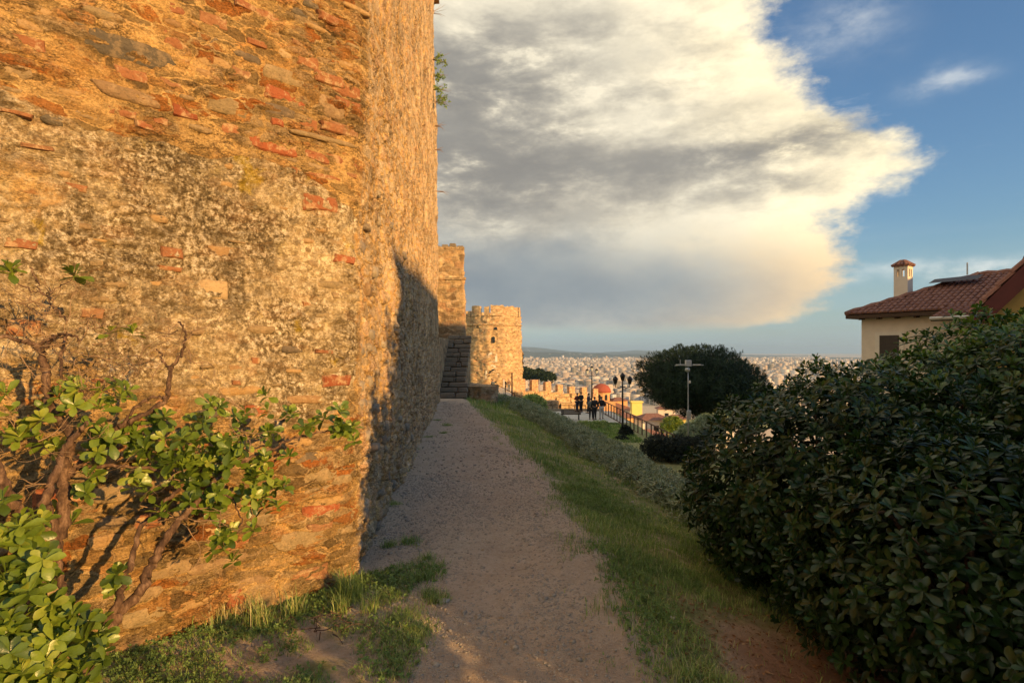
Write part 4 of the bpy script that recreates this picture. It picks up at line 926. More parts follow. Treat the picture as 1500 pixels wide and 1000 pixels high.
# second house: dark red barge board rising out of the frame
H2 = empty('gabled_house', (0, 0, 0), 'ochre gabled house with a thick dark red barge board at the right edge', 'house')
A2, B2 = Vector((.78, -.6258, 0)), Vector((.6258, .78, 0)); g0 = Vector(PX(1426, 460, 14)); sl_ = 1.2; HW = 3.4
def gp(a, b, z): return g0+A2*a+B2*b+Vector((0, 0, z))
g = MB(); g.add([gp(a, b, z) for b in (.5, 8) for a, z in ((.3, -7), (2*HW-.3, -7), (2*HW-.3, .1), (HW, HW*sl_-.3), (.3, .1))], [(0, 1, 2, 3, 4), (9, 8, 7, 6, 5), (0, 4, 9, 5), (1, 6, 7, 2)]); g.build('wall', MPlasY, H2)
for s_ in (0, 1):
    a0 = 0 if s_ == 0 else 2*HW
    q = [gp(a0, 0, 0), gp(HW, 0, HW*sl_), gp(HW, 0, HW*sl_-.60), gp(a0, 0, -.5)]
    g = MB(); g.add(q+[v+B2*.07 for v in q], [(0, 1, 2, 3), (7, 6, 5, 4), (0, 4, 5, 1), (3, 2, 6, 7), (0, 3, 7, 4)]); g.build('barge_board', MBarge, H2)
    q = [gp(a0, .07, -.05), gp(HW, .07, HW*sl_-.05), gp(HW, 8.3, HW*sl_-.05), gp(a0, 8.3, -.05)]
    g = MB(); g.add(q+[v-Vector((0, 0, .14)) for v in q], [(0, 1, 2, 3), (7, 6, 5, 4), (0, 4, 5, 1), (2, 6, 7, 3), (0, 3, 7, 4)]); rr = g.build('roof', MBarge, H2)
    ud = (gp(HW, 0, HW*sl_)-gp(a0, 0, 0)); barrel_roof('roof_tiles', gp(a0, .07 if s_ == 0 else 8.3, 0), B2 if s_ == 0 else -B2, ud.normalized(), 8.2, ud.length, rr, MTile, .24, .4)

# ------------------------------------------------------------------ buildings added out of view on the right, placed to cast shade
def block(name, label, x0, x1, y0, y1, z0, z1, mat, nst, rise=0):
    t = empty(name, (x0, y0, z0), label, 'building')
    g = MB(); g.box(((x1-x0)/2, (y1-y0)/2, (z1-z0)/2), (x1-x0, y1-y0, z1-z0)); g.build('wall', mat, t)
    g = MB(); g.box(((x1-x0)/2, (y1-y0)/2, z1-z0+.09), (x1-x0+.3, y1-y0+.3, .18)); g.v = [(a, b, c+(rise*b/(y1-y0) if c > z1-z0+.1 else 0)) for a, b, c in g.v]; g.build('roof', MTile, t)
    for k_ in range(nst):
        for j in range(int((y1-y0)/2.6)):
            g = MB(); g.box((-.03, 1.3+2.6*j, 1.6+3.0*k_), (.08, 1.1, 1.3)); w = g.build('window', MWhite, t)
            g = MB(); g.box((-.05, 1.3+2.6*j, 1.6+3.0*k_), (.08, .9, 1.1)); g.build('pane', MGlass, w)
    return t
block('shade_building_near', 'unseen plastered building with a sloping roofline, added on the right to shade wall and path', 24, 31, -15.7, -1.2, -3, 9.9, MPlas, 4, 1.15)
block('shade_building_right', 'broad unseen building further right, added to shade the terrace and the tiled house', 28, 40, -3, 22, -4, 7.7, MWhite, 4)
block('shade_building_slope', 'tall unseen block on the slope, added to shade the stone pine', 52, 58, 12, 33, -12, 11.5, MPlas, 7)

# ------------------------------------------------------------------ city on the plain
def m_city():
    m, q = newmat('city_render'); v = q.attr('var').outputs['Fac']
    c = q.ramp(v, [(0, (.13, .13, .10)), (.18, (.36, .32, .28)), (.4, (.52, .47, .42)), (.6, (.46, .36, .26)), (.85, (.70, .67, .62)), (1, (.34, .25, .19))])
    sp = q.new('ShaderNodeSeparateXYZ'); q.l.new(q.pos, sp.inputs[0]); nz = q.new('ShaderNodeSeparateXYZ'); q.l.new(q.geo.outputs['True Normal'], nz.inputs[0])
    band = q.ss(q.m('FRACT', q.m('DIVIDE', sp.outputs[2], 3.1)), .45, .55)
    hx = q.ss(q.m('FRACT', q.m('DIVIDE', q.m('ADD', sp.outputs[0], sp.outputs[1]), 3.7)), .4, .5)
    side = q.m('LESS_THAN', nz.outputs[2], .5)
    c = q.mix(q.m('MULTIPLY', q.m('MULTIPLY', q.m('MULTIPLY', band, hx), side), .75), c, (.09, .09, .10))
    roof = q.mix(q.ss(q.noise(.02, q.pos, 3), .5, .56), (.42, .39, .36), (.34, .17, .11))
    c = q.mix(q.m('MULTIPLY', q.m('SUBTRACT', 1, side), .8), c, roof)
    fin(q, c, .9); return m
MC = m_city()
def city_boxes(px, Y, w, d, hgt, rot, v):
    X = (px-CX)/F_PX*Y; Z = H(X, Y); cs, sn = np.cos(rot), np.sin(rot)
    T = np.array([(-1, -1, 0), (1, -1, 0), (1, 1, 0), (-1, 1, 0), (-1, -1, 1), (1, -1, 1), (1, 1, 1), (-1, 1, 1)], float)
    n_ = len(X); Vx = np.zeros((n_, 8, 3))
    lx, ly = T[:, 0][None]*w[:, None]/2, T[:, 1][None]*d[:, None]/2
    Vx[..., 0] = X[:, None]+lx*cs[:, None]-ly*sn[:, None]; Vx[..., 1] = Y[:, None]+lx*sn[:, None]+ly*cs[:, None]
    Vx[..., 2] = np.where(T[:, 2][None] > 0, Z[:, None]+hgt[:, None], Z[:, None]-8)
    Fb = np.array([(4, 5, 6, 7), (0, 1, 5, 4), (1, 2, 6, 5), (2, 3, 7, 6), (3, 0, 4, 7)])
    return Vx, Fb
def city_params(n_, y0, y1, plo, phi):
    py = rng.uniform(y0, y1, n_); Y = (EYE+102)*F_PX/(py-HY); px = rng.uniform(plo, phi, n_)
    w = rng.uniform(6, 18, n_)*(1+Y/11000); d = rng.uniform(10, 22, n_); hg = rng.uniform(9, 26, n_)*(1+Y/14000)*np.where(rng.random(n_) < .04, 1.5, 1)
    return px, Y, w, d, hg, rng.choice([.25, .4, -.3, .8], n_)+rng.normal(0, .08, n_), rng.random(n_)
Lp = [city_params(14000, 526.5, 562, 740, 1215), city_params(1800, 562, 592, 740, 960), city_params(900, 562, 600, 960, 1260), city_params(2500, 527, 560, 1215, 1700), city_params(2500, 527, 560, 100, 740)]
Ap = [np.concatenate([l[i] for l in Lp]) for i in range(7)]
invis = (Ap[0] > 765) & (Ap[0] < 1215)
order = np.argsort(np.where(invis, Ap[1], 1e9)); near = order[:240]; rest = order[240:]
Vx, Fb = city_boxes(*Ap)
def join_boxes(Vx_, v):
    n_ = len(Vx_); F_ = (Fb[None]+np.arange(n_)[:, None, None]*8).reshape(-1, 4); return Vx_.reshape(-1, 3), F_, np.repeat(v, 8)
v_, f_, a_ = join_boxes(Vx[rest], Ap[6][rest])
o = link('city_blocks', mesh_np('city_blocks', v_, f_, {'var': a_}, False, MC)); setp(o, 'distant pale city filling the plain below the hills', 'city', None, 'stuff')
for i in near:
    c0 = Vx[i].mean(0); c0[2] = Vx[i][0, 2]; me = mesh_np('city_building', Vx[i]-c0, Fb, {'var': np.repeat(Ap[6][i], 8)}, False, MC)
    o = link('city_building', me, None, c0.tolist()); setp(o, 'pale boxy apartment building in the nearest rows of the city on the plain', 'building', 'nearest apartment buildings of the distant city')
# old town houses on the slope right of the railing
def small_house(px, pyroof, pybase, w_px, Y, col, roof, label, rz=.3, hip=True):
    x, _, zb2 = PX(px, pybase, Y); zt_ = PX(px, pyroof, Y)[2]; w = w_px/F_PX*Y; d = w*.8; h_ = zt_-zb2
    t = empty('old_town_house', (x, Y, zb2), label, 'house', None, rz)
    g = MB(); g.box((0, 0, h_/2-3), (w, d, h_+6)); g.build('wall', col, t)
    if hip:
        g = MB(); o_ = .5; g.add([(-w/2-o_, -d/2-o_, h_), (w/2+o_, -d/2-o_, h_), (w/2+o_, d/2+o_, h_), (-w/2-o_, d/2+o_, h_), (-w/5, 0, h_+d*.24), (w/5, 0, h_+d*.24)], [(0, 1, 5, 4), (1, 2, 5), (2, 3, 4, 5), (3, 0, 4), (3, 2, 1, 0)]); g.build('roof', roof, t)
    else:
        g = MB(); g.box((0, 0, h_+.15), (w+.4, d+.4, .3)); g.build('roof', roof, t)
    nw = max(1, int(w/2.6)) if px != 932 else 0
    for fl in range(max(1, int(h_/3))):
        for i in range(nw):
            g = MB(); g.box((-w/2+w*(i+.5)/nw, -d/2-.02, h_-1.5-3*fl), (1.15, .10, 1.35)); wi = g.build('window', MWhite, t)
            g = MB(); g.box((-w/2+w*(i+.5)/nw, -d/2-.05, h_-1.5-3*fl), (.9, .10, 1.1)); g.build('pane', MGlass, wi)
    return t
hs = [(932, 589, 604, 15, 125, MYel, MYel, 'plain yellow box shaped house left under the pine', 0, False), (955, 613, 626, 42, 100, MWhite, MTile, 'long white house with windows under a tiled roof below the pine', .12, True),
      (990, 612, 640, 26, 96, MYel, MTile, 'cream yellow house behind the sensor pole with a tiled roof', -.2, True), (905, 586, 604, 22, 150, MChurch, MTile, 'orange lit house with a tiled roof right of the red dome', .3, True),
      (945, 636, 652, 40, 74, MWhite, MTile, 'low white house with tiled roof just below the railing', .4, True), (1015, 636, 660, 30, 80, MPlas, MTile, 'cream house partly hidden by the leafy hedge', .1, True),
      (915, 610, 630, 30, 110, MChurch, MTile, 'brick orange house seen between the railing posts', .2, True), (975, 598, 614, 24, 140, MPlas, MTile, 'cream house tucked under the left side of the pine', -.1, True),
      (1050, 625, 650, 36, 90, MWhite, MTile, 'white house behind the trunk of the pine', .2, True), (925, 600, 616, 16, 135, MPlas, MTile, 'small cream house with red roof below the yellow box house', .5, True)]
for h_ in hs: small_house(*h_)
# domed church
x, y, z = PX(881, 600, 150); DC = empty('domed_church', (x, y, z-4), 'small orange brick church with a red dome behind the railing', 'church')
q = MB(); q.box((.3, 0, 3.0), (6.4, 6.4, 6.8)); q.build('wall', MChurch, DC)
q = MB(); q.lathe((0, 0, 6.4), [(2.3, -.3), (2.3, 2.0), (2.5, 2.05), (2.5, 2.2)], 16); q.build('drum', MChurch, DC)
q = MB(); q.lathe((0, 0, 8.55), [(2.55, 0), (2.35, .8), (1.8, 1.55), (1.0, 2.05), (.1, 2.25)], 20); q.build('dome', MDome, DC, True)
for i in range(8):
    a = 2*math.pi*(i+.5)/8; q = MB(); arch(q, .7, 1.5, .05); o = q.build('window', MGlass, DC, loc=(2.3*math.cos(a), 2.3*math.sin(a), 6.6)); o.rotation_euler = (0, 0, a+math.pi/2)
q = MB(); q.add([(3.2, -3.3, 6.1), (6.8, -3.3, 4.9), (6.8, 3.3, 4.9), (3.2, 3.3, 6.1), (3.2, -3.3, 0), (6.8, -3.3, 0), (6.8, 3.3, 0)], [(0, 1, 2, 3), (0, 4, 5, 1), (1, 5, 6, 2)]); q.build('side_aisle', MTile, DC)

# ------------------------------------------------------------------ foliage tools
def leaf_T(w, l, cup=.12, curl=.15):
    st_ = [(0, .04), (.35, .30), (.7, .5), (.92, .30)]; V_ = []; F_ = []
    for y, hw in st_:
        z = -curl*l*y*y; V_ += [(-hw*w, y*l, z+cup*hw*w*2), (0, y*l, z-.02*w), (hw*w, y*l, z+cup*hw*w*2)]
    V_.append((0, l, -curl*l*1.05)); 
    for i in range(3):
        for s_ in (0, 1): a = 3*i+s_; F_ += [(a, a+1, a+4), (a, a+4, a+3)]
    F_ += [(9, 10, 12), (10, 11, 12)]
    return np.array(V_, float), np.array(F_)
def narrow_T(w, l): return np.array([(-w*.2, 0, 0), (w*.2, 0, 0), (w/2, l*.5, .02), (-w/2, l*.5, .02), (0, l, -.1*l)], float), np.array([(0, 1, 2), (0, 2, 3), (3, 2, 4)])
def frame(l, nrm):
    l = l/np.linalg.norm(l, axis=1, keepdims=True); nrm = nrm-l*(nrm*l).sum(1, keepdims=True); nrm /= np.linalg.norm(nrm, axis=1, keepdims=True)+1e-9
    return np.stack([np.cross(l, nrm), l, nrm], 2)
def instances(T, P_, Rm, Sc):
    V_, F_ = T; n_ = len(P_); W_ = np.einsum('nij,mj->nmi', Rm, V_)*Sc[:, None, None]+P_[:, None, :]
    return W_.reshape(-1, 3), (F_[None]+np.arange(n_)[:, None, None]*len(V_)).reshape(-1, F_.shape[1]), len(V_)
def rosettes(C_, D_, nl, size, tilt=(25, 85)):
    """returns leaf base points, frames, sizes for rosettes at C_ with axis D_"""
    N = len(C_); D_ = D_/np.linalg.norm(D_, axis=1, keepdims=True); rnd = rng.normal(size=(N, 3)); U = np.cross(D_, rnd); U /= np.linalg.norm(U, axis=1, keepdims=True); Wv = np.cross(D_, U)
    k = np.arange(nl)[None]; phi = k*2.4+rng.uniform(0, 6.28, (N, 1))+rng.normal(0, .2, (N, nl)); th = np.radians(tilt[0]+(tilt[1]-tilt[0])*(k/(nl-1))**.8+rng.normal(0, 9, (N, nl)))
    L = np.cos(th)[..., None]*D_[:, None]+np.sin(th)[..., None]*(np.cos(phi)[..., None]*U[:, None]+np.sin(phi)[..., None]*Wv[:, None])
    Nn = np.broadcast_to(D_[:, None], L.shape)+rng.normal(0, .15, L.shape)
    B_0 = C_[:, None]-D_[:, None]*(k[..., None]/nl*.45*size); Sz = size*(.6+.4*(k/(nl-1)))*rng.uniform(.75, 1.15, (N, nl))
    return (B_0.reshape(-1, 3), frame(L.reshape(-1, 3), Nn.reshape(-1, 3)), Sz.ravel(), np.repeat(rng.random(N), nl)*.5+rng.random(N*nl)*.5-.12*np.tile(np.arange(nl)/nl, N))
def leaves_split(root, T, P_, Rm, Sz, var, mat, nobj=300, vis=None):
    """300 largest-looking leaves as objects, the rest as one stuff part. root at origin"""
    d = np.linalg.norm(P_-np.array((0, 0, EYE)), axis=1)/Sz
    px = CX+F_PX*P_[:, 0]/np.maximum(P_[:, 1], .05); py = HY-F_PX*(P_[:, 2]-EYE)/np.maximum(P_[:, 1], .05)
    ok = (P_[:, 1] > .4) & (px > 0) & (px < 1500) & (py > 0) & (py < 1000)
    if vis is not None: ok &= vis
    d = np.where(ok, d, 1e9); o_ = np.argsort(d); big, small = o_[:nobj], o_[nobj:]
    V_, F_, m_ = instances(T, P_[small], Rm[small], Sz[small])
    o = link('foliage', mesh_np('foliage', V_, F_, {'var': np.repeat(var[small], m_)}, True, mat), root); o['kind'] = 'stuff'
    meshes = [mesh_np('leaf', T[0], T[1], {'var': np.full(len(T[0]), v)}, True, mat) for v in np.linspace(.0, .9, 10)]
    from mathutils import Matrix
    for i in big:
        ob = link('leaf', meshes[int(np.clip(var[i]*10, 0, 9))], root)
        M = Matrix(Rm[i].tolist()).to_4x4(); M = Matrix.Translation(P_[i].tolist()) @ M @ Matrix.Scale(float(Sz[i]), 4); ob.matrix_local = M

# ------------------------------------------------------------------ big dark hedge bush on the right
HB = empty('hedge_bush', (0, 0, 0), 'big dark glossy leaved bush filling the right side beside the path', 'bush')
ell = [((3.0, 4.8, .42), (1.50, 1.25, 1.06)), ((4.75, 5.0, .72), (1.75, 1.5, 1.22)), ((4.7, 3.7, .5), (1.7, 1.5, 1.25)), ((2.75, 3.45, .15), (1.02, 1.1, .98)), ((6.5, 4.6, .6), (1.6, 1.8, 1.4)), ((2.85, 2.5, -.1), (.85, .9, .82))]
def inside(p, sh=1.0):
    r_ = np.zeros(len(p), bool)
    for c, q in ell: r_ |= ((((p-np.array(c))/(np.array(q)*sh))**2).sum(1) < 1)
    return r_
def bush_pts(n_, sh0, sh1):
    out_p, out_n = [], []
    for c, q in ell:
        m_ = int(n_*q[0]*q[2]/6); u = rng.normal(size=(m_, 3)); u /= np.linalg.norm(u, axis=1, keepdims=True)
        lump = 1+.09*vn(u[:, 0]*3+c[0], u[:, 1]*3, u[:, 2]*3, 5)+.07*vn(u[:, 0]*7+c[0], u[:, 1]*7, u[:, 2]*7, 6)+np.where(rng.random(m_) < .04, rng.uniform(0, .09, m_), 0)
        f = rng.uniform(sh0, sh1, m_)*lump; p = np.array(c)+u*np.array(q)*f[:, None]; nn_ = u/np.array(q); nn_ /= np.linalg.norm(nn_, axis=1, keepdims=True)
        out_p.append(p); out_n.append(nn_)
    p, nn_ = np.concatenate(out_p), np.concatenate(out_n); k = ~inside(p, sh0*.93); g_ = H(p[:, 0], p[:, 1]); k &= p[:, 2] > g_+.05
    return p[k], nn_[k]
TL = leaf_T(.46, 1.0, .16, .12)
p1, n1_ = bush_pts(7400, .91, 1.04); up_ = np.array((0, 0, .55)); r1_ = rosettes(p1, n1_+up_+rng.normal(0, .35, p1.shape), 9, .086)
p2, n2_ = bush_pts(8500, .55, .93); r2_ = rosettes(p2, n2_+up_+rng.normal(0, .5, p2.shape), 7, .10)
P_, Rm, Sz, var = [np.concatenate([a, b]) for a, b in zip(r1_, r2_)]
var = np.clip(var*.5+.6*sst(P_[:, 2], 1.0, 1.8)*rng.random(len(var))**.7, 0, 1)  # lower leaves darkened, shade put into leaf colour; young growth on top paler
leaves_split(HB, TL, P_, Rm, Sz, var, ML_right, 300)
g = MB()
for i in range(150):
    c, q = ell[i % len(ell)]; u = rng.normal(size=3); u /= np.linalg.norm(u); e_ = np.array(c)+u*np.array(q)*.92; b_ = np.array((c[0]+rng.normal(0, .15), c[1]+rng.normal(0, .15), H(c[0], c[1])-.05)); m_ = (e_+b_)/2+rng.normal(0, .12, 3)+np.array((0, 0, .1))
    if e_[2] < H(e_[0], e_[1])+.1: continue
    cr = crom([(*b_, .03), (*m_, .018), (*e_, .004)], 4); g.tube(cr[:, :3], cr[:, 3], 5)
o = g.build('branches', MBark, HB, True); o['kind'] = 'stuff'
for i, (c, q) in enumerate(ell):
    pass
# shrub clump added out of view to shade the near path and lower wall
SB = empty('shade_shrub', (0, 0, 0), 'unseen leafy shrub clump beside and behind the viewpoint, added to shade path and wall', 'shrub')
ell_keep = ell; ell = [((3.65, 2.05, .5), (.9, 1.05, 2.8)), ((3.35, 1.15, .4), (.8, .62, 2.25)), ((2.9, -.2, .05), (.9, 1.2, 1.22)), ((3.3, -1.9, .1), (1.0, 1.2, 1.3)), ((3.2, 1.1, 0.0), (.8, .8, 1.05)), ((1.9, -.9, -.1), (.7, .8, .75))]
p1, n1_ = bush_pts(8500, .4, 1.04); r1_ = rosettes(p1, n1_+up_+rng.normal(0, .35, p1.shape), 8, .12)
V_, F_, m_ = instances(TL, r1_[0], r1_[1], r1_[2]); o = link('foliage', mesh_np('foliage', V_, F_, {'var': np.repeat(r1_[3], m_)}, True, ML_right), SB); o['kind'] = 'stuff'
g = MB()
for c, q in ell: cr = crom([(c[0], c[1], H(c[0], c[1])-.05, .04), (c[0]+.05, c[1], c[2]+.3, .02)], 4); g.tube(cr[:, :3], cr[:, 3], 5)
g.build('stem', MBark, SB, True)
ell = ell_keep

# ------------------------------------------------------------------ sunlit shrub in front of the wall on the left
LS = empty('leafy_shrub', (0, 0, 0), 'sunlit pittosporum-like shrub with bare twisted branches in front of the wall', 'shrub')
LS['label'] = 'sunlit round leaved shrub with bare twisted branches in front of the wall'
def br(pts, r0_, r1_, name='branch', n_=7, k=8):
    rr = np.linspace(r0_, r1_, len(pts))*.92; c = crom([(*PX(*p), r) for p, r in zip(pts, rr)], n_); c[:, :3] += .004*rng.normal(size=(len(c), 3)); c[:, 3] *= 1+.10*rng.normal(size=len(c)); return c
mains = [([(58, 925, 2.25), (54, 860, 2.28), (62, 835, 2.3), (83, 802, 2.32), (91, 760, 2.33), (93, 722, 2.34), (96, 680, 2.36), (105, 641, 2.38), (87, 614, 2.4), (70, 584, 2.42), (67, 548, 2.42), (62, 524, 2.42), (54, 506, 2.42)], .032, .013),
         ([(50, 900, 2.2), (54, 824, 2.2), (46, 780, 2.18), (36, 760, 2.15), (19, 738, 2.1), (0, 693, 2.05), (-40, 640, 2.0)], .030, .016),
         ([(48, 785, 2.2), (64, 734, 2.22), (77, 706, 2.25), (90, 668, 2.28), (110, 640, 2.3), (128, 618, 2.32)], .02, .010),
         ([(120, 990, 2.3), (140, 955, 2.32), (158, 920, 2.36), (175, 896, 2.4), (205, 869, 2.44), (218, 834, 2.48), (237, 798, 2.52), (258, 766, 2.56), (280, 745, 2.62), (330, 690, 2.75), (362, 668, 2.85)], .030, .012),
         ([(150, 925, 2.34), (172, 880, 2.36), (181, 856, 2.4), (193, 815, 2.45), (206, 773, 2.5), (232, 745, 2.55), (262, 716, 2.6)], .017, .009),
         ([(98, 900, 2.3), (93, 870, 2.3), (86, 825, 2.32), (80, 790, 2.3), (70, 740, 2.3)], .017, .012),
         ([(100, 700, 2.36), (120, 676, 2.4), (152, 650, 2.45), (168, 632, 2.48), (192, 615, 2.5), (219, 602, 2.52), (243, 587, 2.55), (247, 560, 2.55), (249, 540, 2.55)], .016, .010),
         ([(249, 541, 2.55), (259, 528, 2.55), (267, 512, 2.56), (272, 488, 2.57), (262, 470, 2.6)], .009, .004), ([(249, 541, 2.55), (240, 532, 2.56), (236, 522, 2.57), (228, 512, 2.6)], .007, .003),
         ([(176, 628, 2.47), (195, 602, 2.5), (216, 584, 2.52), (240, 582, 2.54)], .008, .006),
         ([(112, 686, 2.38), (150, 682, 2.42), (200, 684, 2.5), (260, 690, 2.6), (300, 678, 2.7)], .009, .005),
         ([(300, 720, 2.66), (340, 730, 2.75), (352, 765, 2.8), (340, 790, 2.8)], .006, .003), ([(350, 680, 2.8), (400, 655, 2.95), (440, 640, 3.05), (475, 632, 3.15), (512, 632, 3.2)], .008, .003),
         ([(50, 906, 2.2), (20, 880, 2.1), (-20, 860, 2.0)], .02, .012), ([(54, 508, 2.42), (30, 498, 2.4), (-10, 492, 2.36)], .011, .007), ([(54, 506, 2.42), (76, 496, 2.45), (96, 490, 2.47), (118, 499, 2.5)], .010, .004),
         ([(60, 520, 2.42), (72, 500, 2.4), (90, 490, 2.38), (112, 492, 2.36)], .009, .003),
         ([(99, 472, 2.45), (81, 452, 2.43), (62, 430, 2.42), (40, 424, 2.4), (18, 404, 2.38)], .0045, .003), ([(62, 430, 2.42), (85, 422, 2.43), (108, 404, 2.44)], .003, .002), ([(62, 430, 2.42), (52, 410, 2.42), (45, 392, 2.42)], .004, .003),
         ([(96, 490, 2.47), (90, 530, 2.4), (92, 565, 2.38)], .008, .006)]
for pts, a, b in mains:
    c = br(pts, a, b); q = MB(); q.tube(c[:, :3], c[:, 3], 9); q.build('branch', MBark, LS, True)
q = MB(); c = crom([(*PX(48, 980, 2.2)[:2], -.03, .05), (*PX(52, 935, 2.22), .046), (*PX(52, 880, 2.24), .036)], 5); q.tube(c[:, :3], c[:, 3], 10); c = crom([(*PX(135, 1010, 2.26)[:2], -.05, .045), (*PX(128, 985, 2.28), .036)], 4); q.tube(c[:, :3], c[:, 3], 10); q.build('stem_base', MBark, LS, True)
q = MB()
def twig(p, d, L_, r_, depth):
    pts = [(*p, r_)]; p = np.array(p, float); d = np.array(d, float)
    for i in range(4): d = d+rng.normal(0, .28, 3); d /= np.linalg.norm(d); p = p+d*L_/4; pts.append((*p, r_*(1-.2*(i+1))))
    c = crom(pts, 3); q.tube(c[:, :3], c[:, 3], 4, False)
    if depth:
        for _ in range(2): k = rng.integers(1, 5); twig(pts[k][:3], d+rng.normal(0, .7, 3), L_*.6, r_*.6, depth-1)
for (x0, x1, y0_, y1_, n_, Yd) in [(0, 130, 440, 520, 34, 2.42), (130, 280, 470, 560, 34, 2.52), (60, 200, 500, 600, 16, 2.46), (0, 120, 640, 720, 12, 2.3), (200, 420, 600, 700, 12, 2.7)]:
    for _ in range(n_): twig(PX(rng.uniform(x0, x1), rng.uniform(y0_, y1_), Yd+rng.normal(0, .08)), rng.normal(0, 1, 3)*np.array((1, .5, .6))+np.array((.15, .15, .15)), rng.uniform(.10, .24), rng.uniform(.0018, .0036), 2)
for _ in range(7): twig(PX(rng.uniform(200, 330), rng.uniform(690, 820), 2.6), (.5, .2, -.3), .2, .003, 1)
o = q.build('twigs', MTwig, LS, True); o['kind'] = 'stuff'
cl = [(18, 397, 2.38, 1), (108, 398, 2.44, 1), (120, 583, 2.4, 2), (165, 575, 2.45, 2), (55, 600, 2.4, 2), (150, 640, 2.42, 3), (110, 560, 2.4, 1), (45, 640, 2.36, 2), (20, 600, 2.36, 1), (80, 655, 2.36, 1),
      (190, 650, 2.5, 3), (215, 672, 2.52, 3), (250, 645, 2.58, 3), (232, 622, 2.55, 2), (300, 612, 2.7, 2), (330, 604, 2.74, 2), (372, 596, 2.8, 2), (300, 645, 2.7, 3), (335, 662, 2.74, 3), (255, 690, 2.6, 3), (285, 680, 2.64, 3), (350, 640, 2.8, 3), (385, 665, 2.88, 3), (405, 640, 2.92, 2),
      (290, 722, 2.65, 3), (330, 742, 2.72, 3), (370, 722, 2.82, 3), (392, 748, 2.86, 2), (330, 775, 2.74, 2), (345, 802, 2.76, 2), (312, 700, 2.68, 3), (375, 690, 2.86, 3), (402, 705, 2.92, 2), (440, 602, 3.02, 2), (462, 618, 3.08, 2), (490, 606, 3.12, 2), (500, 632, 3.15, 2), (518, 626, 3.2, 1),
      (130, 700, 2.38, 2), (112, 730, 2.36, 2), (140, 675, 2.4, 2), (85, 575, 2.4, 1), (20, 790, 1.95, 3), (45, 808, 2.0, 3), (10, 830, 1.92, 3), (60, 845, 2.0, 2), (28, 868, 1.92, 3), (75, 885, 2.0, 3), (20, 920, 1.85, 4), (62, 935, 1.92, 4), (100, 925, 2.0, 3), (122, 905, 2.06, 2), (140, 930, 2.08, 2),
      (20, 975, 1.8, 4), (62, 985, 1.85, 4), (105, 980, 1.9, 4), (135, 955, 2.0, 2), (15, 1010, 1.75, 3), (90, 1015, 1.8, 3), (172, 855, 2.35, 1), (176, 836, 2.36, 1), (5, 745, 2.0, 2), (205, 700, 2.5, 2), (235, 745, 2.5, 1), (160, 483, 2.46, .3), (195, 480, 2.5, .2), (60, 760, 2.1, 1), (-30, 900, 1.8, 4), (-40, 800, 1.85, 4), (-40, 640, 2.1, 4), (-20, 560, 2.2, 3)]
Cc, Dd = [], []
for px, py, Y, m_ in cl:
    for k in range(max(1, int(round(m_*1.9)))):
        sp_ = 16 if m_ > 1 else 3; c = np.array(PX(px+rng.normal(0, sp_), py+rng.normal(0, sp_*.8), Y+rng.normal(0, .05)))
        Cc.append(c); Dd.append(np.array((.15, -.45, .75))+rng.normal(0, .38, 3))
rr_ = rosettes(np.array(Cc), np.array(Dd), 9, .067, (20, 88)); keep = rng.random(len(rr_[2])) > .14
leaves_split(LS, leaf_T(.55, 1.0, .14, .22), rr_[0][keep], rr_[1][keep], rr_[2][keep], np.clip(rr_[3][keep]*1.15-.05, 0, 1), ML_left, 300)

# ------------------------------------------------------------------ stone pine
PT = empty('stone_pine', (0, 0, 0), 'broad dark umbrella shaped pine tree in the middle distance', 'tree')
pc = PX(1030, 563, 58); pw_, ph_ = 99/F_PX*58, 56/F_PX*58
N = 12000; u = rng.normal(size=(N, 3)); u /= np.linalg.norm(u, axis=1, keepdims=True)
lum = 1+.10*vn(u[:, 0]*3.1, u[:, 1]*3.1, u[:, 2]*3.1, 3)+.08*vn(u[:, 0]*8, u[:, 1]*8, u[:, 2]*8, 4)
f = rng.uniform(.30, 1.0, N)**.6*lum; flat = np.where(u[:, 2] < 0, .88, 1.0)
Pp = np.stack([pc[0]+u[:, 0]*pw_*f, pc[1]+u[:, 1]*pw_*f*.9, pc[2]+.1+u[:, 2]*ph_*f*flat], 1)
asym = (Pp[:, 0]-pc[0])/pw_; Pp[:, 2] -= .12*asym*ph_+.16*ph_*np.clip(asym, 0, 1)**2
Rr = rosettes(Pp, u+np.array((0, 0, .5))+rng.normal(0, .3, u.shape), 9, .46, (5, 75))
V_, F_, m_ = instances(narrow_T(.16, 1.0), Rr[0], Rr[1], Rr[2]); o = link('crown', mesh_np('crown', V_, F_, {'var': np.repeat(Rr[3], m_)}, False, ML_pine), PT); o['kind'] = 'stuff'
q = MB(); gz = float(H(pc[0], pc[1])); c = crom([(pc[0]+.3, pc[1], gz-.3, .38), (pc[0]+.1, pc[1], gz+3, .30), (pc[0]-.2, pc[1], pc[2]-ph_*.5, .24)], 5); q.tube(c[:, :3], c[:, 3], 10); q.build('trunk', MBark, PT, True)
for i in range(16):
    a = 2*math.pi*i/16; e_ = (pc[0]+math.cos(a)*pw_*.75, pc[1]+math.sin(a)*pw_*.7, pc[2]-ph_*.15+rng.uniform(-.5, .8)); c = crom([(pc[0]-.1, pc[1], pc[2]-ph_*.9+rng.uniform(-.6, .8), .16), ((pc[0]+e_[0])/2, (pc[1]+e_[1])/2, pc[2]-ph_*.5, .11), (*e_, .03)], 4)
    q = MB(); q.tube(c[:, :3], c[:, 3], 6); q.build('limb', MBark, PT, True)

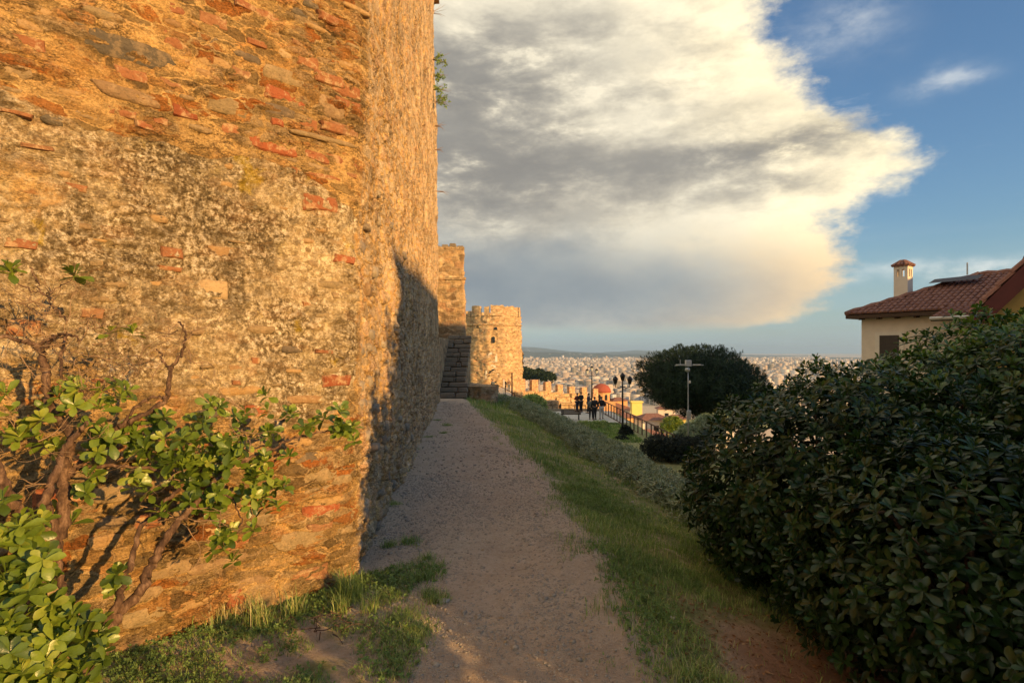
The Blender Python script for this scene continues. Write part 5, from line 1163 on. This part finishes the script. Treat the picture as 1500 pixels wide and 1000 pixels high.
# ------------------------------------------------------------------ low hedges and clipped bushes
def mound(name, label, cat, pts, size, mat, n_, T, nl=6, hgt=.5, kind=None, core=True):
    """pts: list of (x, y, z, rx, ry, rz)"""
    t = empty(name, (0, 0, 0), label, cat); A_p, A_n = [], []
    for (x, y, z, rx, ry, rz_) in pts:
        m_ = int(n_*rx*rz_); u = rng.normal(size=(m_, 3)); u[:, 2] = np.abs(u[:, 2])*1.1-.15; u /= np.linalg.norm(u, axis=1, keepdims=True)
        f_ = rng.uniform(.8, 1.04, m_)*(1+.08*vn(u[:, 0]*4+x, u[:, 1]*4+y, u[:, 2]*4, 9)); A_p.append(np.array((x, y, z))+u*np.array((rx, ry, rz_))*f_[:, None]); A_n.append(u)
    p, nn_ = np.concatenate(A_p), np.concatenate(A_n); r_ = rosettes(p, nn_+np.array((0, 0, .5))+rng.normal(0, .4, p.shape), nl, size)
    V_, F_, m_ = instances(T, r_[0], r_[1], r_[2]); o = link('foliage', mesh_np('foliage', V_, F_, {'var': np.repeat(r_[3], m_)}, False, mat), t); o['kind'] = 'stuff'
    g = MB()
    for (x, y, z, rx, ry, rz_) in pts[::max(1, len(pts)//20)]: g.tube([(x, y, H(x, y)-.1), (x+.03, y, z+rz_*.7)], [.03, .01], 5)
    g.build('stems', MBark, t)['kind'] = 'stuff'; return t
hp_ = []
for Y in np.concatenate([np.arange(5.6, 20, .28), np.arange(20, 34, .5)]):
    for k in range(3):
        x = xe(Y)+1.75+.42*k+(.25 if Y > 12 else 0)+rng.uniform(-.1, .1); s_ = rng.uniform(.85, 1.15)*(1+(Y-6)*.018)
        hp_.append((x, Y, float(H(x, Y))+.02, .30*s_, .30*s_, .27*s_))
mound('ground_hedge', 'low silvery green hedge running along the slope below the path', 'hedge', hp_, .075, ML_sage, 1150, narrow_T(.30, 1.0), 6)
mound('clipped_hedge', 'dark clipped hedge beside the railing left of the big bush', 'hedge', [(PX(p_, 0, 29)[0], 29+rng.uniform(-1, 1), PX(0, 655, 29)[2]-.25, .7, .8, .85) for p_ in range(955, 1030, 9)], .12, ML_dark, 900, narrow_T(.4, 1.0), 6)
mound('clipped_bush', 'dark round clipped bush at the foot of the double lamp', 'bush', [(*PX(910, 652, 35.5), .62, .6, .62)], .12, ML_dark, 1600, narrow_T(.4, 1.0), 6)
mound('clipped_bush', 'dark pointed clipped bush right behind the lamp base', 'bush', [(*PX(917, 645, 37), .55, .5, 1.0), (*PX(926, 655, 36.5), .6, .5, .6)], .12, ML_dark, 1600, narrow_T(.4, 1.0), 6)
mound('bank_shrubs', 'scrubby dark green plants on the bank between the stairs and the terrace', 'shrub', [(*(lambda x, y: (x, y, float(H(x, y))-.05))(rng.uniform(-1.9, -.2)-.05*(y_-22), y_), .5, .5, .42) for y_ in np.concatenate([np.linspace(22.6, 46, 60)])], .11, ML_sage, 650, narrow_T(.35, 1.0), 6)
mound('shrub', 'ochre green shrub growing against the sunlit wall beyond the terrace', 'shrub', [(*PX(780, 596, 74), 1.8, 1.2, 1.6)], .4, ML_grass, 260, narrow_T(.4, 1.0), 5)
for i, (px, py, Y, r_) in enumerate([(775, 553, 300, 9), (790, 551, 320, 8), (803, 555, 290, 7), (768, 549, 340, 9)]):
    x, y, z = PX(px, py, Y); t = mound('city_tree', ['dark tree clump just right of the round tower', 'dark tree second right of the round tower above the merlons', 'dark tree third from the round tower above the merlons', 'dark tree touching the edge of the round tower'][i], 'tree', [(x, y, z, r_*.6, r_*.6, r_*.5)], 1.4, ML_pine, 18, narrow_T(.5, 1.0), 6)
# yellow-leaved tree among the houses
mound('small_tree', 'sunlit leafy tree in front of the cream yellow house', 'tree', [(*PX(985, 628, 84), 1.7, 1.5, 1.8)], .5, ML_left, 160, narrow_T(.5, 1.0), 5)

# weeds growing out of the wall's far edge
for i, (px, py, s_) in enumerate([(641, 88, 1.0), (642, 112, .8), (643, 132, 1.1), (646, 150, .8), (640, 20, 1), (646, 280, .7), (645, 185, .6), (645, 220, .5)]):
    x, y, z = PX(px-2, py, 17.6); t = empty('wall_weed', (x, y, z), ['green weed tuft high on the far wall edge, second from the top', 'small green tuft just below the second weed on the wall edge', 'leafy weed midway up the far wall edge', 'small weed below the leafy one on the wall edge', 'dry weed at the very top of the wall edge in view', 'bare twig sprouting sideways low on the wall edge', 'thin dry stalks above the sideways twig on the wall edge', 'lower thin dry stalks near the sideways twig on the wall edge'][i], 'weed')
    g = MB()
    for k in range(9 if i < 4 else 6):
        d = np.array((rng.uniform(.3, 1), rng.uniform(-.6, .2), rng.uniform(-.3, .9) if i != 5 else rng.uniform(-.15, .15))); d /= np.linalg.norm(d); L_ = rng.uniform(.15, .5)*s_; g.tube([(-.15, 0, 0), tuple(d*L_*.5), tuple(d*L_+np.array((0, 0, -.05)))], [.007, .005, .002], 4)
    g.build('stalks', MTwig, t)
    if i < 4:
        r_ = rosettes(rng.normal(0, .09, (26, 3))+np.array((.08, -.03, 0)), rng.normal(0, .5, (26, 3))+np.array((.5, -.3, .4)), 6, .09)
        V_, F_, m_ = instances(narrow_T(.45, 1), r_[0], r_[1], r_[2]); link('leaves', mesh_np('leaves', V_, F_, {'var': np.repeat(r_[3]*.6, m_)}, False, ML_grass), t)

# ------------------------------------------------------------------ grass, weeds and pebbles
def clumped(x, y, sc, seed): return fbm(x*sc, y*sc, 3, seed)
def sample(n_, x0, x1, y0, y1, dens):
    x = rng.uniform(x0, x1, n_); y = rng.uniform(y0, y1, n_); k = rng.random(n_) < dens(x, y); return x[k], y[k]
def slope_d(x, y):
    r_ = x-xe(y); d = sst(r_, -.06, .25)*(1-sst(r_, 2.0, 2.7)); c_ = clumped(x, y, 1.3, 71)*.9+clumped(x, y, 5, 72)*.5
    bare = sst(y, 5.6, 7.0)*sst(y, 9.5, 8)*sst(r_, .7, 1.1)*.75
    d = d*np.clip(.8+c_*.6-bare, .05, 1); d = d*(1-sst(r_, .42, .62)*sst(y, 4.4, 3.9)*.97); return d
def edge_d(x, y):
    r_ = x-xe(y); return sst(r_, -.32, .0)*sst(r_, .12, 0)*np.clip(clumped(x, y, 3, 73)*1.8-.15, 0, 1)
def left_d(x, y):
    near = (x-C0[0])*D0[1]-(y-C0[1])*D0[0]; d = sst(x, -.42, -.62)*np.clip(.42+clumped(x, y, 2.2, 74)*1.2, 0, 1)*(near > .03)
    wallb = sst(near, .42, .12)*(near > .02)*(y < 4.2)*.55
    return np.clip(d*(y < 4.4)+wallb*(x < -.3), 0, 1)
wpts = [(600, 795, .09), (625, 820, .07), (612, 850, .09), (640, 880, .08), (628, 872, .05), (560, 880, .12), (590, 905, .12), (610, 930, .1), (570, 800, .05), (640, 615, .10), (655, 622, .1), (628, 640, .10), (650, 634, .08), (600, 668, .07), (590, 690, .08), (575, 740, .08), (600, 660, .12)]
def weed_xy(n_):
    xs, ys = [], []
    for px, py, r_ in wpts:
        Y = EYE*F_PX/(py-HY); X = (px-CX)/F_PX*Y; k = int(n_*r_*8); xs.append(X+rng.normal(0, r_*.55, k)); ys.append(Y+rng.normal(0, r_*.55, k))
    return np.concatenate(xs), np.concatenate(ys)
def blades(x, y, h0, h1, w, name, mat, label, varr=(0, .75), lean_=.55):
    n_ = len(x); z = H(x, y)-.008; hgt = rng.uniform(h0, h1, n_)*(1+.5*np.clip(clumped(x, y, 2, 80), -.8, 1.5)); a = rng.uniform(0, 6.283, n_); l_ = rng.uniform(.1, lean_, n_)*hgt
    dx, dy = np.cos(a), np.sin(a); px_, py_ = -dy, dx; ww = w*rng.uniform(.6, 1.3, n_); V_ = np.zeros((n_, 7, 3))
    for i, (f_, wf) in enumerate(((0, 1), (.4, .85), (.75, .55))):
        for s_ in (0, 1):
            sg = (s_*2-1)*ww*wf/2; V_[:, i*2+s_, 0] = x+dx*l_*f_*f_+px_*sg; V_[:, i*2+s_, 1] = y+dy*l_*f_*f_+py_*sg; V_[:, i*2+s_, 2] = z+hgt*f_*(1-.12*f_)
    V_[:, 6, 0] = x+dx*l_*1.25; V_[:, 6, 1] = y+dy*l_*1.25; V_[:, 6, 2] = z+hgt*.84
    T_ = np.array([(0, 1, 3), (0, 3, 2), (2, 3, 5), (2, 5, 4), (4, 5, 6)]); F_ = (T_[None]+np.arange(n_)[:, None, None]*7).reshape(-1, 3)
    v = np.clip(rng.uniform(varr[0], varr[1], n_)+.25*clumped(x, y, 1.1, 81)+(rng.random(n_) < .07)*.5, 0, 1)
    o = link(name, mesh_np(name, V_.reshape(-1, 3), F_, {'var': np.repeat(v, 7)}, False, mat)); return setp(o, label, 'grass', None, 'stuff')
x, y = sample(150000, .2, 4, 2.6, 8, slope_d); x2, y2 = sample(60000, -2.2, 3.2, 8, 18, slope_d); x3, y3 = sample(16000, -5, 1, 18, 34, slope_d); xe_, ye_ = sample(42000, -.5, 1.2, 2.4, 13, edge_d)
blades(np.concatenate([x, xe_]), np.concatenate([y, ye_]), .022, .075, .0045, 'slope_grass', ML_grass, 'green grass and weeds on the slope right of the path', (.05, .6), .8)
blades(x2, y2, .04, .11, .009, 'far_slope_grass', ML_grass, 'grass further up the slope towards the stairs', (.05, .55))
blades(x3, y3, .08, .2, .02, 'bank_grass', ML_grass, 'tall grass on the bank past the end of the wall', (.05, .5))
x, y = sample(90000, -3.2, -.3, 1.6, 4.5, left_d); wx_, wy_ = weed_xy(420)
blades(np.concatenate([x, wx_]), np.concatenate([y, wy_]), .018, .06, .0040, 'verge_grass', ML_grass, 'short dark grass in front of the wall corner and on the path edge', (.0, .65), 1.1)
# taller tufts at the foot of the corner
tx_, ty_ = [], []
for px, py, r_, n_ in [(505, 872, .05, 150), (520, 880, .06, 140), (500, 895, .05, 90), (340, 905, .08, 130), (380, 915, .07, 110), (310, 915, .07, 110), (430, 900, .06, 70), (540, 895, .06, 70)]:
    Y = EYE*F_PX/(py-HY); X = (px-CX)/F_PX*Y; tx_.append(X+rng.normal(0, r_*.5, n_)); ty_.append(Y+rng.normal(0, r_*.5, n_))
blades(np.concatenate(tx_), np.concatenate(ty_), .09, .22, .0045, 'tall_grass_tufts', ML_grass, 'taller yellow green grass tufts at the foot of the wall corner', (.2, .9), .7)
# broad weeds
def weeds(x, y, size, name, label, var=(.1, .6)):
    p = np.stack([x, y, H(x, y)+rng.uniform(.005, .04, len(x))], 1); r_ = rosettes(p, rng.normal(0, .35, p.shape)+np.array((0, 0, 1)), 6, size, (40, 88)); V_, F_, m_ = instances(narrow_T(.6, 1), r_[0], r_[1], r_[2])
    o = link(name, mesh_np(name, V_, F_, {'var': np.repeat(np.clip(var[0]+(var[1]-var[0])*r_[3], 0, 1), m_)}, False, ML_grass)); setp(o, label, 'weeds', None, 'stuff')
x, y = sample(34000, .2, 3.2, 2.6, 9, lambda x, y: slope_d(x, y)*np.clip(.3+clumped(x, y, 1.5, 90), 0, 1)); x2, y2 = sample(16000, -3, -.35, 1.7, 4.3, lambda x, y: left_d(x, y)*.8)
weeds(np.concatenate([x, x2]), np.concatenate([y, y2]), .022, 'ground_weeds', 'small clover like weeds among the grass', (0, .38))
# dry leaf litter under the bush
x, y = sample(5200, .6, 3.6, 2.3, 4.2, lambda x, y: sst(x-xe(y), .1, .5)*.8)
p = np.stack([x, y, H(x, y)+.006], 1); Rm_ = frame(np.concatenate([rng.normal(size=(len(x), 2)), rng.normal(0, .2, (len(x), 1))], 1), rng.normal(0, .25, (len(x), 3))+np.array((0, 0, 1)))
MLit = m_leaf('dry_leaf', [(.10, .045, .02), (.20, .10, .045), (.32, .2, .11)], .8, 0, .1)
V_, F_, m_ = instances(narrow_T(.45, 1), p, Rm_, rng.uniform(.012, .035, len(x))); setp(link('leaf_litter', mesh_np('leaf_litter', V_, F_, {'var': np.repeat(rng.random(len(x)), m_)}, False, MLit)), 'dry fallen leaves on the red soil under the big bush', 'leaf litter', None, 'stuff')
# pebbles
def pebble_T(k=0):
    bm = bmesh.new(); bmesh.ops.create_icosphere(bm, subdivisions=1, radius=1); r_ = random.Random(k)
    for v in bm.verts: v.co *= r_.uniform(.75, 1.2); v.co.z *= .55
    V_ = np.array([v.co[:] for v in bm.verts]); F_ = np.array([[v.index for v in f.verts] for f in bm.faces]); bm.free(); return V_, F_
def path_d(x, y):
    r_ = x-xe(y); l_ = x-np.interp(y, [0, 2.8, 3.5, 4.2, 20], [-.2, -.5, -.8, -1.1, -2.3]); return sst(l_, -.1, .1)*sst(r_, .3, -.05)*np.clip(.45+clumped(x, y, 1.2, 95)*.7+.5*np.exp(-(r_+.35)**2/.05), .08, 1)
for (n_, y0_, y1_, s0, s1, nm, lb) in [(2600, 2.3, 12, .007, .026, 'path_stones', 'scattered small stones and clods on the dirt path'), (42000, 2.3, 7.5, .0028, .0125, 'gravel', 'fine gravel scattered on the dirt path'), (9000, 7.5, 19, .007, .022, 'far_gravel', 'gravel on the path nearer the stairs')]:
    x, y = sample(n_, -1.4 if y0_ < 5 else -2.3, 1.1, y0_, y1_, path_d); sz = s0+(s1-s0)*rng.random(len(x))**3.5; a = rng.uniform(0, 6.28, len(x)); z0_ = np.zeros(len(x))
    Rm_ = np.stack([np.stack([np.cos(a), -np.sin(a), z0_], 1), np.stack([np.sin(a), np.cos(a), z0_], 1), np.stack([z0_, z0_, z0_+1], 1)], 1)
    V_, F_, m_ = instances(pebble_T(n_), np.stack([x, y, H(x, y)+sz*.1], 1), Rm_, sz); setp(link(nm, mesh_np(nm, V_, F_, None, True, MPeb)), lb, 'gravel', None, 'stuff')
PT_ = [pebble_T(k) for k in range(4)]; pm_ = [mesh_np('stone', t_[0], t_[1], None, False, SM['P'] if i % 2 else MPeb) for i, t_ in enumerate(PT_)]
for i, (px, py, s_, lb) in enumerate([(648, 880, .035, 'pale flat stone on the dark weed patch at the left path edge'), (740, 940, .014, 'small stone low in the middle of the path'), (785, 962, .014, 'small pale stone near the bottom middle of the path'), (707, 805, .013, 'small pale stone halfway along the near path'),
        (886, 888, .02, 'small stone at the right path edge by the grass'), (706, 668, .03, 'stone dot on the far path'), (985, 905, .022, 'stone at the end of the grass beside the red soil'), (735, 905, .013, 'small stone just above the lowest path stones'), (925, 735, .03, 'pale stone lying in the grass of the slope'), (900, 725, .03, 'second pale stone lying in the slope grass, further left'), (560, 770, .02, 'grey stone on the dirt near the long wall foot'), (655, 1000, .016, 'small tan stone at the bottom left of the path')]):
    Y = EYE*F_PX/(py-HY); X = (px-CX)/F_PX*Y; 
    for _ in range(4): Y = (EYE-float(H(X, Y)))*F_PX/(py-HY); X = (px-CX)/F_PX*Y
    o = link('stone', pm_[i % 4], None, (X, Y, float(H(X, Y))+s_*.1)); o.scale = (s_*1.4, s_, s_*.8); o.rotation_euler = (0, 0, i*1.3); setp(o, lb, 'stone')
# dead twigs at the wall foot
DT = empty('dead_twigs', (*PX(470, 900, 3.4)[:2], 0), 'dead dark twigs lying at the foot of the wall corner', 'twigs'); q = MB()
for _ in range(14): twig(rng.normal(0, .12, 3)*np.array((1, 1, 0))+np.array((0, 0, .03)), rng.normal(0, 1, 3)*np.array((1, .6, .25)), rng.uniform(.1, .25), .004, 1)
q.build('twigs', MBark, DT)['kind'] = 'stuff'

mound('lawn_shrubs', 'yellow green shrubs between the low hedge and the terrace edge', 'shrub', [(*PX(p_, 627, 41), .55, .5, .55) for p_ in (852, 862, 873, 884)], .13, ML_grass, 900, narrow_T(.4, 1.0), 6)
x4, y4 = sample(9000, 4.2, 7.9, 34, 43.4, lambda x, y: np.full(len(x), .9)); blades(x4, y4, .08, .16, .04, 'lawn_grass', ML_grass, 'dark lawn strip between the hedge and the terrace', (0, .3))
# ------------------------------------------------------------------ air
hm = bpy.data.materials.new('haze_air'); hm.use_nodes = True; q = NT(hm.node_tree); o_ = q.new('ShaderNodeOutputMaterial'); pv = q.new('ShaderNodeVolumePrincipled')
pv.inputs['Color'].default_value = (.46, .68, 1.0, 1); pv.inputs['Density'].default_value = 6.5e-5; pv.inputs['Anisotropy'].default_value = .2; q.l.new(pv.outputs[0], o_.inputs['Volume'])
g = MB(); g.box((0, 8500, -20), (44000, 20600, 340)); setp(g.build('haze', hm), kind='stuff')

mound('undergrowth', 'rough green shrubs between the pine and the big hedge bush', 'shrub', [(*PX(p_, q_, 44), 1.1, 1.0, 1.1) for p_, q_ in ((1012, 640), (1035, 628), (1060, 622), (1085, 620), (1040, 650), (1022, 660), (998, 652), (1110, 612))], .26, ML_sage, 420, narrow_T(.35, 1.0), 6)
